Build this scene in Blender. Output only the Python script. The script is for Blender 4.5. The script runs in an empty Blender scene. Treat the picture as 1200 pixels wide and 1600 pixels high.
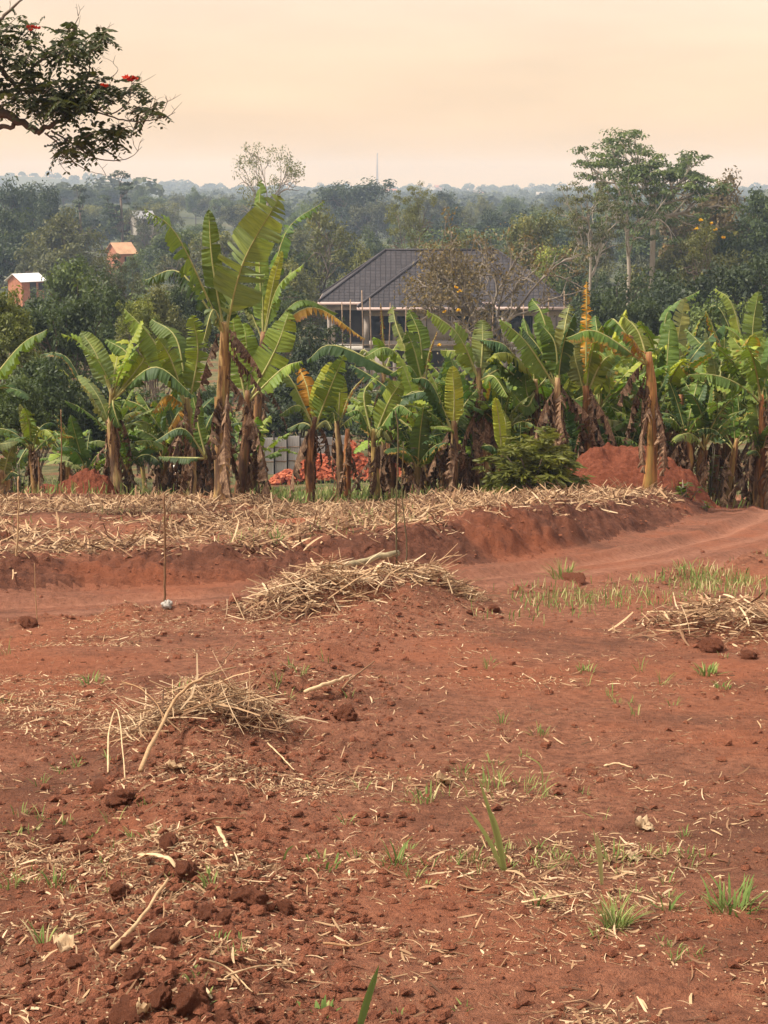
import bpy, math, random
import numpy as np

# ------------------------------------------------------------------ camera, sky, sun, exposure
F = 2600.0                                   # focal length in pixels of the 1200x1600 photograph
CAMZ = 2.0                                   # eye height above the field at the camera
PITCH = math.atan(510.0 / F)
scene = bpy.context.scene
COL = scene.collection
cam_d = bpy.data.cameras.new('camera')
cam = bpy.data.objects.new('camera', cam_d)
COL.objects.link(cam)
cam_d.sensor_fit = 'VERTICAL'
cam_d.sensor_height = 24.0
cam_d.lens = F / 1600.0 * 24.0
cam_d.clip_start = 0.1
cam_d.clip_end = 12000
cam.location = (0, 0, CAMZ)
cam.rotation_euler = (math.radians(90) - PITCH, 0, 0)
scene.camera = cam

SUN_EL, SUN_AZ = math.radians(54), math.radians(258)
world = bpy.data.worlds.new('World')
scene.world = world
world.use_nodes = True
wn, wl = world.node_tree.nodes, world.node_tree.links
wn.clear()
w_out = wn.new('ShaderNodeOutputWorld')
sky = wn.new('ShaderNodeTexSky')
sky.sky_type = 'NISHITA'
sky.sun_disc = False
sky.sun_elevation = SUN_EL
sky.sun_rotation = SUN_AZ
sky.air_density, sky.dust_density = 1.5, 4.0
b_sky = wn.new('ShaderNodeBackground'); b_sky.inputs[1].default_value = 0.05
wl.new(sky.outputs[0], b_sky.inputs[0])
tc = wn.new('ShaderNodeTexCoord')
sep = wn.new('ShaderNodeSeparateXYZ'); wl.new(tc.outputs['Generated'], sep.inputs[0])
mr = wn.new('ShaderNodeMapRange'); mr.inputs[1].default_value = -0.02; mr.inputs[2].default_value = 1.0
wl.new(sep.outputs[2], mr.inputs[0])
ramp = wn.new('ShaderNodeValToRGB')
ramp.color_ramp.elements[0].color = (0.77, 0.525, 0.275, 1)
ramp.color_ramp.elements[1].color = (0.72, 0.67, 0.62, 1)
_e = ramp.color_ramp.elements.new(0.13); _e.color = (0.76, 0.545, 0.395, 1)
_e = ramp.color_ramp.elements.new(0.45); _e.color = (0.77, 0.65, 0.54, 1)
wl.new(mr.outputs[0], ramp.inputs[0])
mp = wn.new('ShaderNodeMapping'); mp.inputs['Scale'].default_value = (1.0, 1.0, 5.0)
wl.new(tc.outputs['Generated'], mp.inputs[0])
nz = wn.new('ShaderNodeTexNoise'); nz.inputs['Scale'].default_value = 7.0; nz.inputs['Detail'].default_value = 5
nz.inputs['Roughness'].default_value = 0.5
wl.new(mp.outputs[0], nz.inputs[0])
mr2 = wn.new('ShaderNodeMapRange'); mr2.inputs[1].default_value = 0.3; mr2.inputs[2].default_value = 0.7
mr2.inputs[3].default_value = 0.90; mr2.inputs[4].default_value = 1.06
wl.new(nz.outputs[0], mr2.inputs[0])
mul = wn.new('ShaderNodeVectorMath'); mul.operation = 'SCALE'
wl.new(ramp.outputs[0], mul.inputs[0]); wl.new(mr2.outputs[0], mul.inputs['Scale'])
b_cloud = wn.new('ShaderNodeBackground'); b_cloud.inputs[1].default_value = 0.95
wl.new(mul.outputs[0], b_cloud.inputs[0])
addw = wn.new('ShaderNodeAddShader')
wl.new(b_sky.outputs[0], addw.inputs[0]); wl.new(b_cloud.outputs[0], addw.inputs[1])
wl.new(addw.outputs[0], w_out.inputs[0])

sun_d = bpy.data.lights.new('sun', 'SUN')
sun_d.energy = 5.0
sun_d.angle = math.radians(8)
sun_d.color = (1.0, 0.92, 0.80)
sun = bpy.data.objects.new('sun', sun_d)
COL.objects.link(sun)
sun.rotation_euler = (math.radians(90) - SUN_EL, 0, math.radians(180) - SUN_AZ)
sun.location = (20, -30, 40)

vs = scene.view_settings
vs.view_transform = 'Standard'
vs.look = 'None'
vs.exposure = 0.32
vs.gamma = 1.0
vs.use_curve_mapping = False
scene.cycles.use_denoising = True
scene.cycles.max_bounces = 6
scene.cycles.volume_bounces = 0
scene.cycles.transparent_max_bounces = 4
scene.cycles.caustics_reflective = False
scene.cycles.caustics_refractive = False

rng = np.random.default_rng(7)
random.seed(7)

# ------------------------------------------------------------------ helpers
cp, sp = math.cos(PITCH), math.sin(PITCH)
def raydir(px, py):
    u, v = (px - 600) / F, (800 - py) / F
    return np.array([u, cp + v * sp, -sp + v * cp])
def P(px, py, D):
    d = raydir(px, py)
    t = D / d[1]
    return np.array([d[0] * t, D, CAMZ + d[2] * t])
def gp(px, py):                              # pixel onto the plain slope of the near field
    d = raydir(px, py)
    t = -CAMZ / (d[2] + 0.128 * d[1])
    return d[0] * t, d[1] * t

def hash2(ix, iy, seed):
    h = (ix.astype(np.int64) * 374761393 + iy.astype(np.int64) * 668265263 + seed * 144269504) & 0xffffffff
    h = ((h ^ (h >> 13)) * 1274126177) & 0xffffffff
    h = h ^ (h >> 16)
    return h / 4294967295.0
def vnoise(x, y, seed=0):
    ix, iy = np.floor(x), np.floor(y)
    fx, fy = x - ix, y - iy
    fx = fx * fx * fx * (fx * (fx * 6 - 15) + 10); fy = fy * fy * fy * (fy * (fy * 6 - 15) + 10)
    a = hash2(ix, iy, seed); b = hash2(ix + 1, iy, seed); c = hash2(ix, iy + 1, seed); d = hash2(ix + 1, iy + 1, seed)
    return (a * (1 - fx) + b * fx) * (1 - fy) + (c * (1 - fx) + d * fx) * fy
def fbm(x, y, octv=4, seed=0, gain=0.5):
    s, a, n = 0, 1.0, 0
    for o in range(octv):
        s = s + a * (vnoise(x * 2 ** o + 17.3 * o, y * 2 ** o + 9.1 * o, seed + o) - 0.5); n += a; a *= gain
    return s / n * 2
def sstep(x, a, b):
    t = np.clip((x - a) / (b - a), 0, 1)
    return t * t * (3 - 2 * t)
def nrm(v):
    v = np.asarray(v, float)
    return v / np.maximum(np.linalg.norm(v, axis=-1, keepdims=True), 1e-9)
def spline(pts, n):
    p = np.asarray(pts, float)
    p = np.vstack([2 * p[0] - p[1], p, 2 * p[-1] - p[-2]])
    m = len(p) - 3
    out = []
    for t in np.linspace(0, m - 1e-6, n):
        i = int(t); f = t - i
        a, b, c, d = p[i], p[i + 1], p[i + 2], p[i + 3]
        out.append(0.5 * ((2 * b) + (c - a) * f + (2 * a - 5 * b + 4 * c - d) * f * f + (3 * b - a - 3 * c + d) * f ** 3))
    return np.array(out)

# ------------------------------------------------------------------ terrain
PROF = np.array([(-60, 6), (0, 0), (32, -4.1), (45, -6.35), (68, -9.9), (100, -12.4), (137, -14.3), (200, -15.5), (300, -16),
                 (450, -15.5), (700, -14), (1100, -14), (1600, -11), (2100, -7), (2350, -6), (2720, -14)], float)
ROAD = spline([(-16, 10.0), (-9, 13.6), (-4, 16.1), (0.7, 18.6), (3.0, 20.9), (5, 24.2), (7.4, 29.5), (9.5, 38), (11, 50)], 90)
BERM = np.array([gp(250, 1640), gp(290, 1440), gp(300, 1330), gp(330, 1180), gp(430, 1080), gp(520, 1010), gp(600, 965)])
def polydist(x, y, pl):
    best = np.full(np.shape(x), 1e9); sg = np.zeros(np.shape(x))
    for (ax, ay), (bx, by) in zip(pl[:-1], pl[1:]):
        dx, dy = bx - ax, by - ay
        L2 = dx * dx + dy * dy
        t = np.clip(((x - ax) * dx + (y - ay) * dy) / L2, 0, 1)
        qx, qy = x - ax - t * dx, y - ay - t * dy
        d = np.hypot(qx, qy)
        s = np.sign(-dy * (x - ax) + dx * (y - ay))
        m = d < best
        best = np.where(m, d, best); sg = np.where(m, s, sg)
    return best, sg
def road_s(x, y):
    d, s = polydist(x, y, ROAD)
    return d * s
def road_hw(x):
    return 1.5 + 0.15 * sstep(x, 0, 5)
HEAPS = []                                   # (x, y, radius, height) low heaps of soil and straw in the near field
for (a, b, r, h) in [(310, 1165, 0.42, 0.13), (585, 958, 0.70, 0.20), (480, 955, 0.55, 0.16), (670, 950, 0.55, 0.12), (1150, 985, 0.55, 0.16),
                     (480, 1100, 0.4, 0.10), (270, 1545, 0.22, 0.05), (390, 1400, 0.2, 0.05), (190, 1260, 0.2, 0.05)]:
    gx, gy = gp(a, b); HEAPS.append((gx, gy, r, h))
PERSON_XY = P(270, 760, 58)[:2]
def H(x, y, fine=True):
    x = np.asarray(x, float); y = np.asarray(y, float)
    z = np.interp(y, PROF[:, 0], PROF[:, 1])
    near = 1 - sstep(y, 34, 42)
    s = road_s(x, y)
    hw = road_hw(x)
    # cut bank on the far side of the dirt road
    bh = 0.17 + 0.33 * sstep(x, -3, 3)
    edge = 0.12 * fbm(x * 1.3, y * 1.3, 3, 41)
    r30 = np.interp(x, [-7, -2.5, -1.7, 0.0, 0.9, 3.5, 7], [0.17, 0.15, 0.0, 0.0, 0.2, 0.30, 0.26])
    away = sstep(y, 22, 29)
    bank = (bh * (1 - away) + r30 * away) * sstep(s + edge * 1.8, hw, hw + 0.85) * (1 - sstep(y, 31, 38))
    z = z + bank
    # the road lies a little low, with two wheel ruts
    onroad = 1 - sstep(np.abs(s), hw - 0.1, hw + 0.25)
    z = z - (0.17 - 0.05 * sstep(s, -0.5, 1.0)) * onroad
    for o in (-0.75, 0.65):
        z = z - 0.065 * np.exp(-((s - o) / 0.17) ** 2) * onroad + 0.04 * np.exp(-((s - o - 0.3) / 0.1) ** 2) * onroad
    z = z + onroad * 0.035 * fbm(s * 3.2, x * 0.22 + y * 0.1, 3, 18)
    z = z + 0.09 * np.exp(-((s + hw + 0.25) / 0.28) ** 2) * near * (0.6 + 1.2 * fbm(x * 2.5, y * 2.5, 3, 5))
    # ridge of straw along the far side
    mul_ = sstep(s, hw + 0.6, hw + 2.0) * (1 - sstep(y, 30, 33)) 
    z = z + mul_ * 0.10 * fbm(x * 0.9, y * 0.9, 3, 77)
    # windrow of pushed soil in the near field
    bd, _ = polydist(x, y, BERM)
    z = z + 0.15 * np.exp(-(bd / 0.33) ** 2) * (0.75 + 0.7 * fbm(x * 1.7, y * 1.7, 3, 21))
    for (hx, hy, r, h) in HEAPS:
        z = z + h * np.exp(-((x - hx) ** 2 + (y - hy) ** 2) / r ** 2) * (1 + 0.5 * fbm(x * 4, y * 4, 2, 31))
    # a hollow behind the banana rows
    z = z - 0.75 * np.exp(-((x - PERSON_XY[0]) ** 2 + (y - PERSON_XY[1]) ** 2) / 49.0)
    # undulation and clods
    rough = np.clip(0.55 + 1.1 * fbm(x * 0.5, y * 0.5, 3, 3), 0.15, 1.3) * near
    rough = rough * (1 - 0.65 * onroad)
    z = z + near * 0.05 * fbm(x * 0.35, y * 0.35, 2, 1)
    if fine:
        left = 0.30 + 0.9 * np.exp(-(bd / 0.9) ** 2) + 0.5 * (1 - sstep(x, -1.2, 0.3)) * (y < 15)
        z = z + rough * left * (0.030 * fbm(x * 2.2, y * 2.2, 3, 8) + 0.028 * np.abs(fbm(x * 7, y * 7, 3, 9)) + 0.016 * fbm(x * 21, y * 21, 2, 10) + 0.010 * fbm(x * 55, y * 55, 2, 11))
        z = z + near * 0.020 * fbm(x * 0.9, y * 8, 3, 15)
        rag = sstep(s, hw - 0.2, hw + 0.3) * (1 - sstep(s, hw + 1.0, hw + 1.6)) * near
        z = z + rag * (0.16 * np.abs(fbm(x * 2.5, y * 2.5, 3, 33)) + 0.09 * np.abs(fbm(x * 7, y * 7, 3, 35)) - 0.05)
    far = sstep(y, 150, 400)
    z = z + far * 3.0 * fbm(x / 120, y / 120, 3, 50)
    z = z + 21 * np.exp(-((x + 560) / 260) ** 2 - ((y - 2250) / 350) ** 2)
    z = z + 11 * np.exp(-((x + 105) / 75) ** 2 - ((y - 640) / 130) ** 2)
    z = z + 8 * np.exp(-((x - 230) / 110) ** 2 - ((y - 520) / 160) ** 2)
    return z
def Hs(x, y):
    return float(H(np.array([x]), np.array([y]))[0])
_ys = np.geomspace(3.0, 2600, 5000)
def G(px, py, ymin=3.0):                     # where the ray of a pixel meets the terrain
    d = raydir(px, py)
    ys = _ys[_ys >= ymin]
    t = ys / d[1]
    zr = CAMZ + d[2] * t
    hz = H(d[0] * t, ys)
    k = np.argmax(zr < hz)
    if zr[k] >= hz[k]: k = len(ys) - 1
    return np.array([d[0] * t[k], ys[k], hz[k]])

# ------------------------------------------------------------------ mesh helpers
class MB:
    def __init__(s): s.v = []; s.q = []; s.t = []; s.n = 0; s.rq = []; s.rt = []
    def add(s, v, q=None, t=None, rnd=None):
        v = np.asarray(v, float).reshape(-1, 3)
        if q is not None and len(q):
            q = np.asarray(q, int).reshape(-1, 4); s.q.append(q + s.n)
            s.rq.append(np.broadcast_to(np.asarray(rng.random() if rnd is None else rnd, float), (len(q),)))
        if t is not None and len(t):
            t = np.asarray(t, int).reshape(-1, 3); s.t.append(t + s.n)
            s.rt.append(np.broadcast_to(np.asarray(rng.random() if rnd is None else rnd, float), (len(t),)))
        s.v.append(v); s.n += len(v)
        return s
    def tube(s, pts, rad, sides=6, cap=True, rnd=None, sq=1.0):
        pts = np.asarray(pts, float); n = len(pts)
        rad = np.broadcast_to(np.asarray(rad, float), (n,))
        T = nrm(np.gradient(pts, axis=0))
        ref = np.array([0, 0, 1.0]) if abs(T[:, 2]).mean() < 0.8 else np.array([1.0, 0, 0])
        A = nrm(np.cross(T, ref)); B = np.cross(T, A)
        ang = np.arange(sides) * 2 * math.pi / sides
        ring = pts[:, None] + rad[:, None, None] * (A[:, None] * np.cos(ang)[None, :, None] + sq * B[:, None] * np.sin(ang)[None, :, None])
        v = ring.reshape(-1, 3)
        i = np.arange(n - 1)[:, None] * sides; j = np.arange(sides)[None]
        j2 = (j + 1) % sides
        q = np.stack([i + j, i + j2, i + sides + j2, i + sides + j], -1).reshape(-1, 4)
        t = None
        if cap:
            v = np.vstack([v, pts[0], pts[-1]])
            k = np.arange(sides)
            t = np.vstack([np.stack([(k + 1) % sides, k, np.full(sides, n * sides)], -1),
                           np.stack([(n - 1) * sides + k, (n - 1) * sides + (k + 1) % sides, np.full(sides, n * sides + 1)], -1)])
        return s.add(v, q, t, rnd)
    def box(s, x0, x1, y0, y1, z0, z1, rnd=None):
        v = [(x, y, z) for z in (z0, z1) for (x, y) in ((x0, y0), (x1, y0), (x1, y1), (x0, y1))]
        q = [(3, 2, 1, 0), (4, 5, 6, 7), (0, 1, 5, 4), (1, 2, 6, 5), (2, 3, 7, 6), (3, 0, 4, 7)]
        return s.add(v, q, rnd=rnd)
    def rhombs(s, c, a, b, rnd=None, tipw=0.0):
        # c centre, a half long axis, b half short axis: one leaf-like rhombus per row
        c, a, b = map(np.asarray, (c, a, b))
        v = np.stack([c - a, c + b - a * 0.1, c + a, c - b - a * 0.1], 1).reshape(-1, 3)
        q = np.arange(len(c) * 4).reshape(-1, 4)
        return s.add(v, q, rnd=rng.random(len(c)) if rnd is None else rnd)
    def mesh(s, name, mat, smooth=True):
        v = np.vstack(s.v).astype(np.float32)
        q = np.vstack(s.q) if s.q else np.zeros((0, 4), int)
        t = np.vstack(s.t) if s.t else np.zeros((0, 3), int)
        me = bpy.data.meshes.new(name)
        me.vertices.add(len(v)); me.vertices.foreach_set('co', v.ravel())
        nl = q.size + t.size
        me.loops.add(nl)
        me.loops.foreach_set('vertex_index', np.concatenate([q.ravel(), t.ravel()]).astype(np.int32))
        me.polygons.add(len(q) + len(t))
        st = np.concatenate([np.arange(len(q)) * 4, q.size + np.arange(len(t)) * 3]).astype(np.int32)
        me.polygons.foreach_set('loop_start', st)
        me.polygons.foreach_set('use_smooth', np.full(len(q) + len(t), smooth))
        r = np.concatenate([*(s.rq or [np.zeros(0)]), *(s.rt or [np.zeros(0)])]).astype(np.float32)
        at = me.attributes.new('rnd', 'FLOAT', 'FACE'); at.data.foreach_set('value', r)
        me.update(calc_edges=True)
        me.validate()
        if mat: me.materials.append(mat)
        return me
def link(name, me, parent=None, loc=None, rot=None, color=None):
    o = bpy.data.objects.new(name, me)
    COL.objects.link(o)
    if parent: o.parent = parent
    if loc is not None: o.location = [float(c) for c in loc]
    if rot is not None: o.rotation_euler = rot
    if color is not None: o.color = color if len(color) == 4 else (*color, 0.0)
    return o
def tag(o, label=None, cat=None, group=None, kind=None):
    if label: o['label'] = label
    if cat: o['category'] = cat
    if group: o['group'] = group
    if kind: o['kind'] = kind
    return o
def empty(name, loc, label, cat, group=None, rz=0):
    o = bpy.data.objects.new(name, None); COL.objects.link(o)
    o.location = [float(c) for c in loc]; o.rotation_euler = (0, 0, rz); o.empty_display_size = 0.1
    return tag(o, label, cat, group)

# ------------------------------------------------------------------ materials
def newmat(name):
    m = bpy.data.materials.new(name); m.use_nodes = True
    n, l = m.node_tree.nodes, m.node_tree.links
    n.clear()
    out = n.new('ShaderNodeOutputMaterial')
    bs = n.new('ShaderNodeBsdfPrincipled'); bs.inputs['Roughness'].default_value = 0.9
    bs.inputs['Specular IOR Level'].default_value = 0.2
    l.new(bs.outputs[0], out.inputs[0])
    return m, n, l, bs, out
def N(n, t, **kw):
    x = n.new(t)
    for k, v in kw.items(): setattr(x, k, v)
    return x
def noise(n, l, vec, scale, detail=4, rough=0.55):
    x = n.new('ShaderNodeTexNoise'); x.inputs['Scale'].default_value = scale; x.inputs['Detail'].default_value = detail
    x.inputs['Roughness'].default_value = rough
    if vec is not None: l.new(vec, x.inputs['Vector'])
    return x.outputs[0]
def cramp(n, l, fac, stops):
    r = n.new('ShaderNodeValToRGB'); e = r.color_ramp.elements
    while len(e) < len(stops): e.new(0.5)
    for el, (p, c) in zip(e, stops): el.position = p; el.color = (*c, 1)
    l.new(fac, r.inputs[0])
    return r.outputs[0]
def mixc(n, l, fac, a, b, mode='MIX'):
    x = n.new('ShaderNodeMix'); x.data_type = 'RGBA'; x.blend_type = mode
    for s, v in ((0, fac), (6, a), (7, b)):
        if isinstance(v, (int, float)): x.inputs[s].default_value = v
        elif isinstance(v, tuple): x.inputs[s].default_value = (*v, 1)
        else: l.new(v, x.inputs[s])
    return x.outputs[2]
def mrange(n, l, v, a, b, c=0.0, d=1.0):
    x = n.new('ShaderNodeMapRange')
    for i, q in enumerate((a, b, c, d)): x.inputs[i + 1].default_value = q
    l.new(v, x.inputs[0]); return x.outputs[0]
def bump(n, l, bs, h, strength=0.5, dist=0.02):
    b = n.new('ShaderNodeBump'); b.inputs['Strength'].default_value = strength; b.inputs['Distance'].default_value = dist
    l.new(h, b.inputs['Height']); l.new(b.outputs[0], bs.inputs['Normal'])
def objcoord(n): return n.new('ShaderNodeTexCoord').outputs['Object']
def scaled(n, l, vec, sc):
    m = n.new('ShaderNodeMapping'); m.inputs['Scale'].default_value = sc; l.new(vec, m.inputs[0]); return m.outputs[0]
def attr(n, name):
    a = n.new('ShaderNodeAttribute'); a.attribute_name = name; return a.outputs['Fac']

SOIL = ((0.142, 0.054, 0.031), (0.300, 0.119, 0.066), (0.425, 0.182, 0.104))
def soil_mat(name, stops, patch=True, grassy=False):
    m, n, l, bs, out = newmat(name)
    v = objcoord(n)
    a = noise(n, l, v, 0.9, 6, 0.6); b = noise(n, l, v, 14.0, 5, 0.65); c = noise(n, l, v, 75.0, 4, 0.7)
    col = cramp(n, l, b, [(0.28, stops[0]), (0.5, stops[1]), (0.72, stops[2])])
    if patch:
        red = mrange(n, l, noise(n, l, v, 0.55, 5, 0.6), 0.47, 0.62)
        col = mixc(n, l, red, col, mixc(n, l, 0.5, col, (0.40, 0.120, 0.052)))
        dk = mrange(n, l, a, 0.50, 0.66, 0, 0.62)
        col = mixc(n, l, dk, col, (0.125, 0.050, 0.029))
    sp_ = mrange(n, l, c, 0.60, 0.68, 0, 0.6)
    col = mixc(n, l, sp_, col, (0.36, 0.16, 0.085))
    dsp = mrange(n, l, noise(n, l, v, 34.0, 5, 0.7), 0.55, 0.68, 0, 0.8)
    col = mixc(n, l, dsp, col, (0.07, 0.026, 0.017))
    if grassy:
        sx = n.new('ShaderNodeSeparateXYZ'); l.new(v, sx.inputs[0])
        far = mrange(n, l, sx.outputs[1], 31.5, 36.0)
        g = cramp(n, l, noise(n, l, v, 1.2, 6, 0.65), [(0.32, (0.045, 0.062, 0.02)), (0.5, (0.12, 0.115, 0.045)), (0.66, (0.22, 0.17, 0.08))])
        ww = mixc(n, l, mrange(n, l, noise(n, l, v, 0.35, 5, 0.6), 0.52, 0.62, 0, 0.8), g, (0.22, 0.085, 0.045))
        col = mixc(n, l, far, col, ww)
    if name == 'road_soil':
        tk = attr(n, 'track')
        tn = N(n, 'ShaderNodeMath', operation='MULTIPLY'); l.new(tk, tn.inputs[0]); l.new(mrange(n, l, b, 0.3, 0.6, 0.25, 0.8), tn.inputs[1])
        col = mixc(n, l, tn.outputs[0], col, (0.47, 0.215, 0.135))
    l.new(col, bs.inputs['Base Color'])
    ad = n.new('ShaderNodeMath'); ad.operation = 'ADD'; l.new(b, ad.inputs[0]); l.new(c, ad.inputs[1])
    bump(n, l, bs, ad.outputs[0], 1.0, 0.045)
    bs.inputs['Roughness'].default_value = 0.95
    return m
M = {}
M['soil'] = soil_mat('soil', SOIL, grassy=True)
M['road'] = soil_mat('road_soil', ((0.19, 0.076, 0.045), (0.29, 0.117, 0.069), (0.37, 0.158, 0.096)))
M['bank'] = soil_mat('dark_cut_soil', ((0.080, 0.030, 0.019), (0.165, 0.062, 0.036), (0.250, 0.100, 0.058)))  # darker soil tone for the bank than for field and road
M['clod'] = soil_mat('clod_soil', ((0.17, 0.058, 0.033), (0.31, 0.108, 0.057), (0.43, 0.165, 0.088)), patch=False)
M['redsoil'] = soil_mat('red_soil', ((0.17, 0.050, 0.027), (0.25, 0.074, 0.038), (0.33, 0.110, 0.058)), patch=False)

def ramp_mat(name, stops, rough=0.85, transl=0.0, bumpsc=None, stretch=None):
    m, n, l, bs, out = newmat(name)
    col = cramp(n, l, attr(n, 'rnd'), stops)
    if stretch:
        v = scaled(n, l, objcoord(n), stretch)
        f = noise(n, l, v, 1.0, 4, 0.6)
        col = mixc(n, l, mrange(n, l, f, 0.35, 0.7, 0, 0.55), col, mixc(n, l, 1.0, col, (0.45, 0.4, 0.36), 'MULTIPLY'))
        bump(n, l, bs, f, 0.6, 0.01)
    l.new(col, bs.inputs['Base Color']); bs.inputs['Roughness'].default_value = rough
    if transl:
        tr = n.new('ShaderNodeBsdfTranslucent'); l.new(col, tr.inputs[0])
        mx = n.new('ShaderNodeMixShader'); mx.inputs[0].default_value = transl
        l.new(bs.outputs[0], mx.inputs[1]); l.new(tr.outputs[0], mx.inputs[2]); l.new(mx.outputs[0], out.inputs[0])
    return m
M['straw'] = ramp_mat('dry_straw', [(0.0, (0.12, 0.062, 0.036)), (0.3, (0.29, 0.165, 0.090)), (0.7, (0.50, 0.33, 0.185)), (1.0, (0.70, 0.53, 0.34))], transl=0.15)
M['stalk'] = ramp_mat('dry_stalk', [(0.0, (0.16, 0.085, 0.05)), (0.5, (0.38, 0.22, 0.11)), (1.0, (0.66, 0.48, 0.28))], stretch=(30, 30, 30))
M['bark'] = ramp_mat('bark', [(0.0, (0.11, 0.08, 0.06)), (1.0, (0.22, 0.17, 0.13))], stretch=(6, 6, 1.5))
M['palebark'] = ramp_mat('pale_bark', [(0.0, (0.36, 0.31, 0.25)), (1.0, (0.50, 0.44, 0.36))], stretch=(2, 2, 0.7))
M['twig'] = ramp_mat('grey_twig', [(0.0, (0.15, 0.12, 0.095)), (1.0, (0.30, 0.25, 0.2))])
M['grass'] = ramp_mat('grass_blade', [(0.0, (0.09, 0.15, 0.035)), (0.45, (0.20, 0.27, 0.075)), (0.75, (0.36, 0.37, 0.13)), (1.0, (0.55, 0.45, 0.24))], transl=0.3)

def foliage_mat(name, gloss=0.55, transl=0.3):
    m, n, l, bs, out = newmat(name)
    oi = n.new('ShaderNodeObjectInfo')
    r = attr(n, 'rnd')
    k = cramp(n, l, r, [(0.0, (0.55, 0.55, 0.6)), (0.5, (0.95, 0.95, 0.9)), (0.85, (1.35, 1.25, 0.9)), (1.0, (1.9, 1.6, 0.9))])
    col = mixc(n, l, 1.0, oi.outputs['Color'], k, 'MULTIPLY')
    f = noise(n, l, objcoord(n), 0.7, 3)
    col = mixc(n, l, mrange(n, l, f, 0.4, 0.65, 0, 0.45), col, mixc(n, l, 1.0, col, (1.35, 1.2, 0.75), 'MULTIPLY'))
    l.new(col, bs.inputs['Base Color']); bs.inputs['Roughness'].default_value = gloss
    bs.inputs['Specular IOR Level'].default_value = 0.35
    tr = n.new('ShaderNodeBsdfTranslucent'); l.new(mixc(n, l, 1.0, col, (1.2, 1.25, 0.6), 'MULTIPLY'), tr.inputs[0])
    mx = n.new('ShaderNodeMixShader'); mx.inputs[0].default_value = transl
    l.new(bs.outputs[0], mx.inputs[1]); l.new(tr.outputs[0], mx.inputs[2]); l.new(mx.outputs[0], out.inputs[0])
    return m
M['foliage'] = foliage_mat('foliage')

def banana_leaf_mat():
    m, n, l, bs, out = newmat('banana_leaf')
    oi = n.new('ShaderNodeObjectInfo')
    t, s, r = attr(n, 'leaf_t'), attr(n, 'leaf_s'), attr(n, 'rnd')
    cv = n.new('ShaderNodeCombineXYZ'); l.new(t, cv.inputs[0]); l.new(s, cv.inputs[1])
    v1 = scaled(n, l, cv.outputs[0], (95, 1.5, 1)); f1 = noise(n, l, v1, 1.0, 3, 0.6)
    k = cramp(n, l, f1, [(0.3, (0.72, 0.75, 0.7)), (0.5, (1, 1, 1)), (0.72, (1.3, 1.22, 1.05))])
    col = mixc(n, l, 1.0, oi.outputs['Color'], k, 'MULTIPLY')
    k2 = cramp(n, l, r, [(0.0, (0.75, 0.78, 0.8)), (0.6, (1, 1, 1)), (1.0, (1.3, 1.2, 0.9))])
    col = mixc(n, l, 1.0, col, k2, 'MULTIPLY')
    # dry margin: grows in from the edge with the plant's dryness (object alpha)
    v2 = scaled(n, l, cv.outputs[0], (14, 2, 1)); f2 = noise(n, l, v2, 1.0, 4, 0.6)
    a1 = N(n, 'ShaderNodeMath', operation='MULTIPLY_ADD'); l.new(s, a1.inputs[0]); a1.inputs[1].default_value = 0.5; l.new(f2, a1.inputs[2])
    a2 = N(n, 'ShaderNodeMath', operation='ADD'); l.new(a1.outputs[0], a2.inputs[0]); l.new(oi.outputs['Alpha'], a2.inputs[1])
    dry = mrange(n, l, a2.outputs[0], 1.16, 1.28)
    yel = mrange(n, l, a2.outputs[0], 1.06, 1.20, 0, 0.8)
    col = mixc(n, l, yel, col, (0.42, 0.24, 0.03))
    col = mixc(n, l, dry, col, cramp(n, l, f1, [(0.3, (0.13, 0.06, 0.035)), (0.7, (0.36, 0.19, 0.09))]))
    l.new(col, bs.inputs['Base Color']); bs.inputs['Roughness'].default_value = 0.55
    bs.inputs['Specular IOR Level'].default_value = 0.3
    bump(n, l, bs, f1, 0.35, 0.01)
    tr = n.new('ShaderNodeBsdfTranslucent'); l.new(mixc(n, l, 1.0, col, (1.35, 1.3, 0.5), 'MULTIPLY'), tr.inputs[0])
    mx = n.new('ShaderNodeMixShader'); mx.inputs[0].default_value = 0.33
    l.new(bs.outputs[0], mx.inputs[1]); l.new(tr.outputs[0], mx.inputs[2]); l.new(mx.outputs[0], out.inputs[0])
    return m
M['bleaf'] = banana_leaf_mat()
def dead_leaf_mat():
    m, n, l, bs, out = newmat('dead_banana_leaf')
    t, s, r = attr(n, 'leaf_t'), attr(n, 'leaf_s'), attr(n, 'rnd')
    cv = n.new('ShaderNodeCombineXYZ'); l.new(t, cv.inputs[0]); l.new(s, cv.inputs[1])
    f1 = noise(n, l, scaled(n, l, cv.outputs[0], (40, 3, 1)), 1.0, 4, 0.65)
    col = cramp(n, l, f1, [(0.25, (0.035, 0.022, 0.017)), (0.5, (0.13, 0.078, 0.05)), (0.75, (0.36, 0.25, 0.16))])
    oi = n.new('ShaderNodeObjectInfo')
    k2 = cramp(n, l, r, [(0.0, (0.6, 0.6, 0.6)), (1.0, (1.35, 1.3, 1.2))])
    col = mixc(n, l, 1.0, mixc(n, l, 1.0, col, k2, 'MULTIPLY'), oi.outputs['Color'], 'MULTIPLY')
    l.new(col, bs.inputs['Base Color']); bs.inputs['Roughness'].default_value = 0.85
    bump(n, l, bs, f1, 0.6, 0.02)
    return m
M['dleaf'] = dead_leaf_mat()
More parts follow.
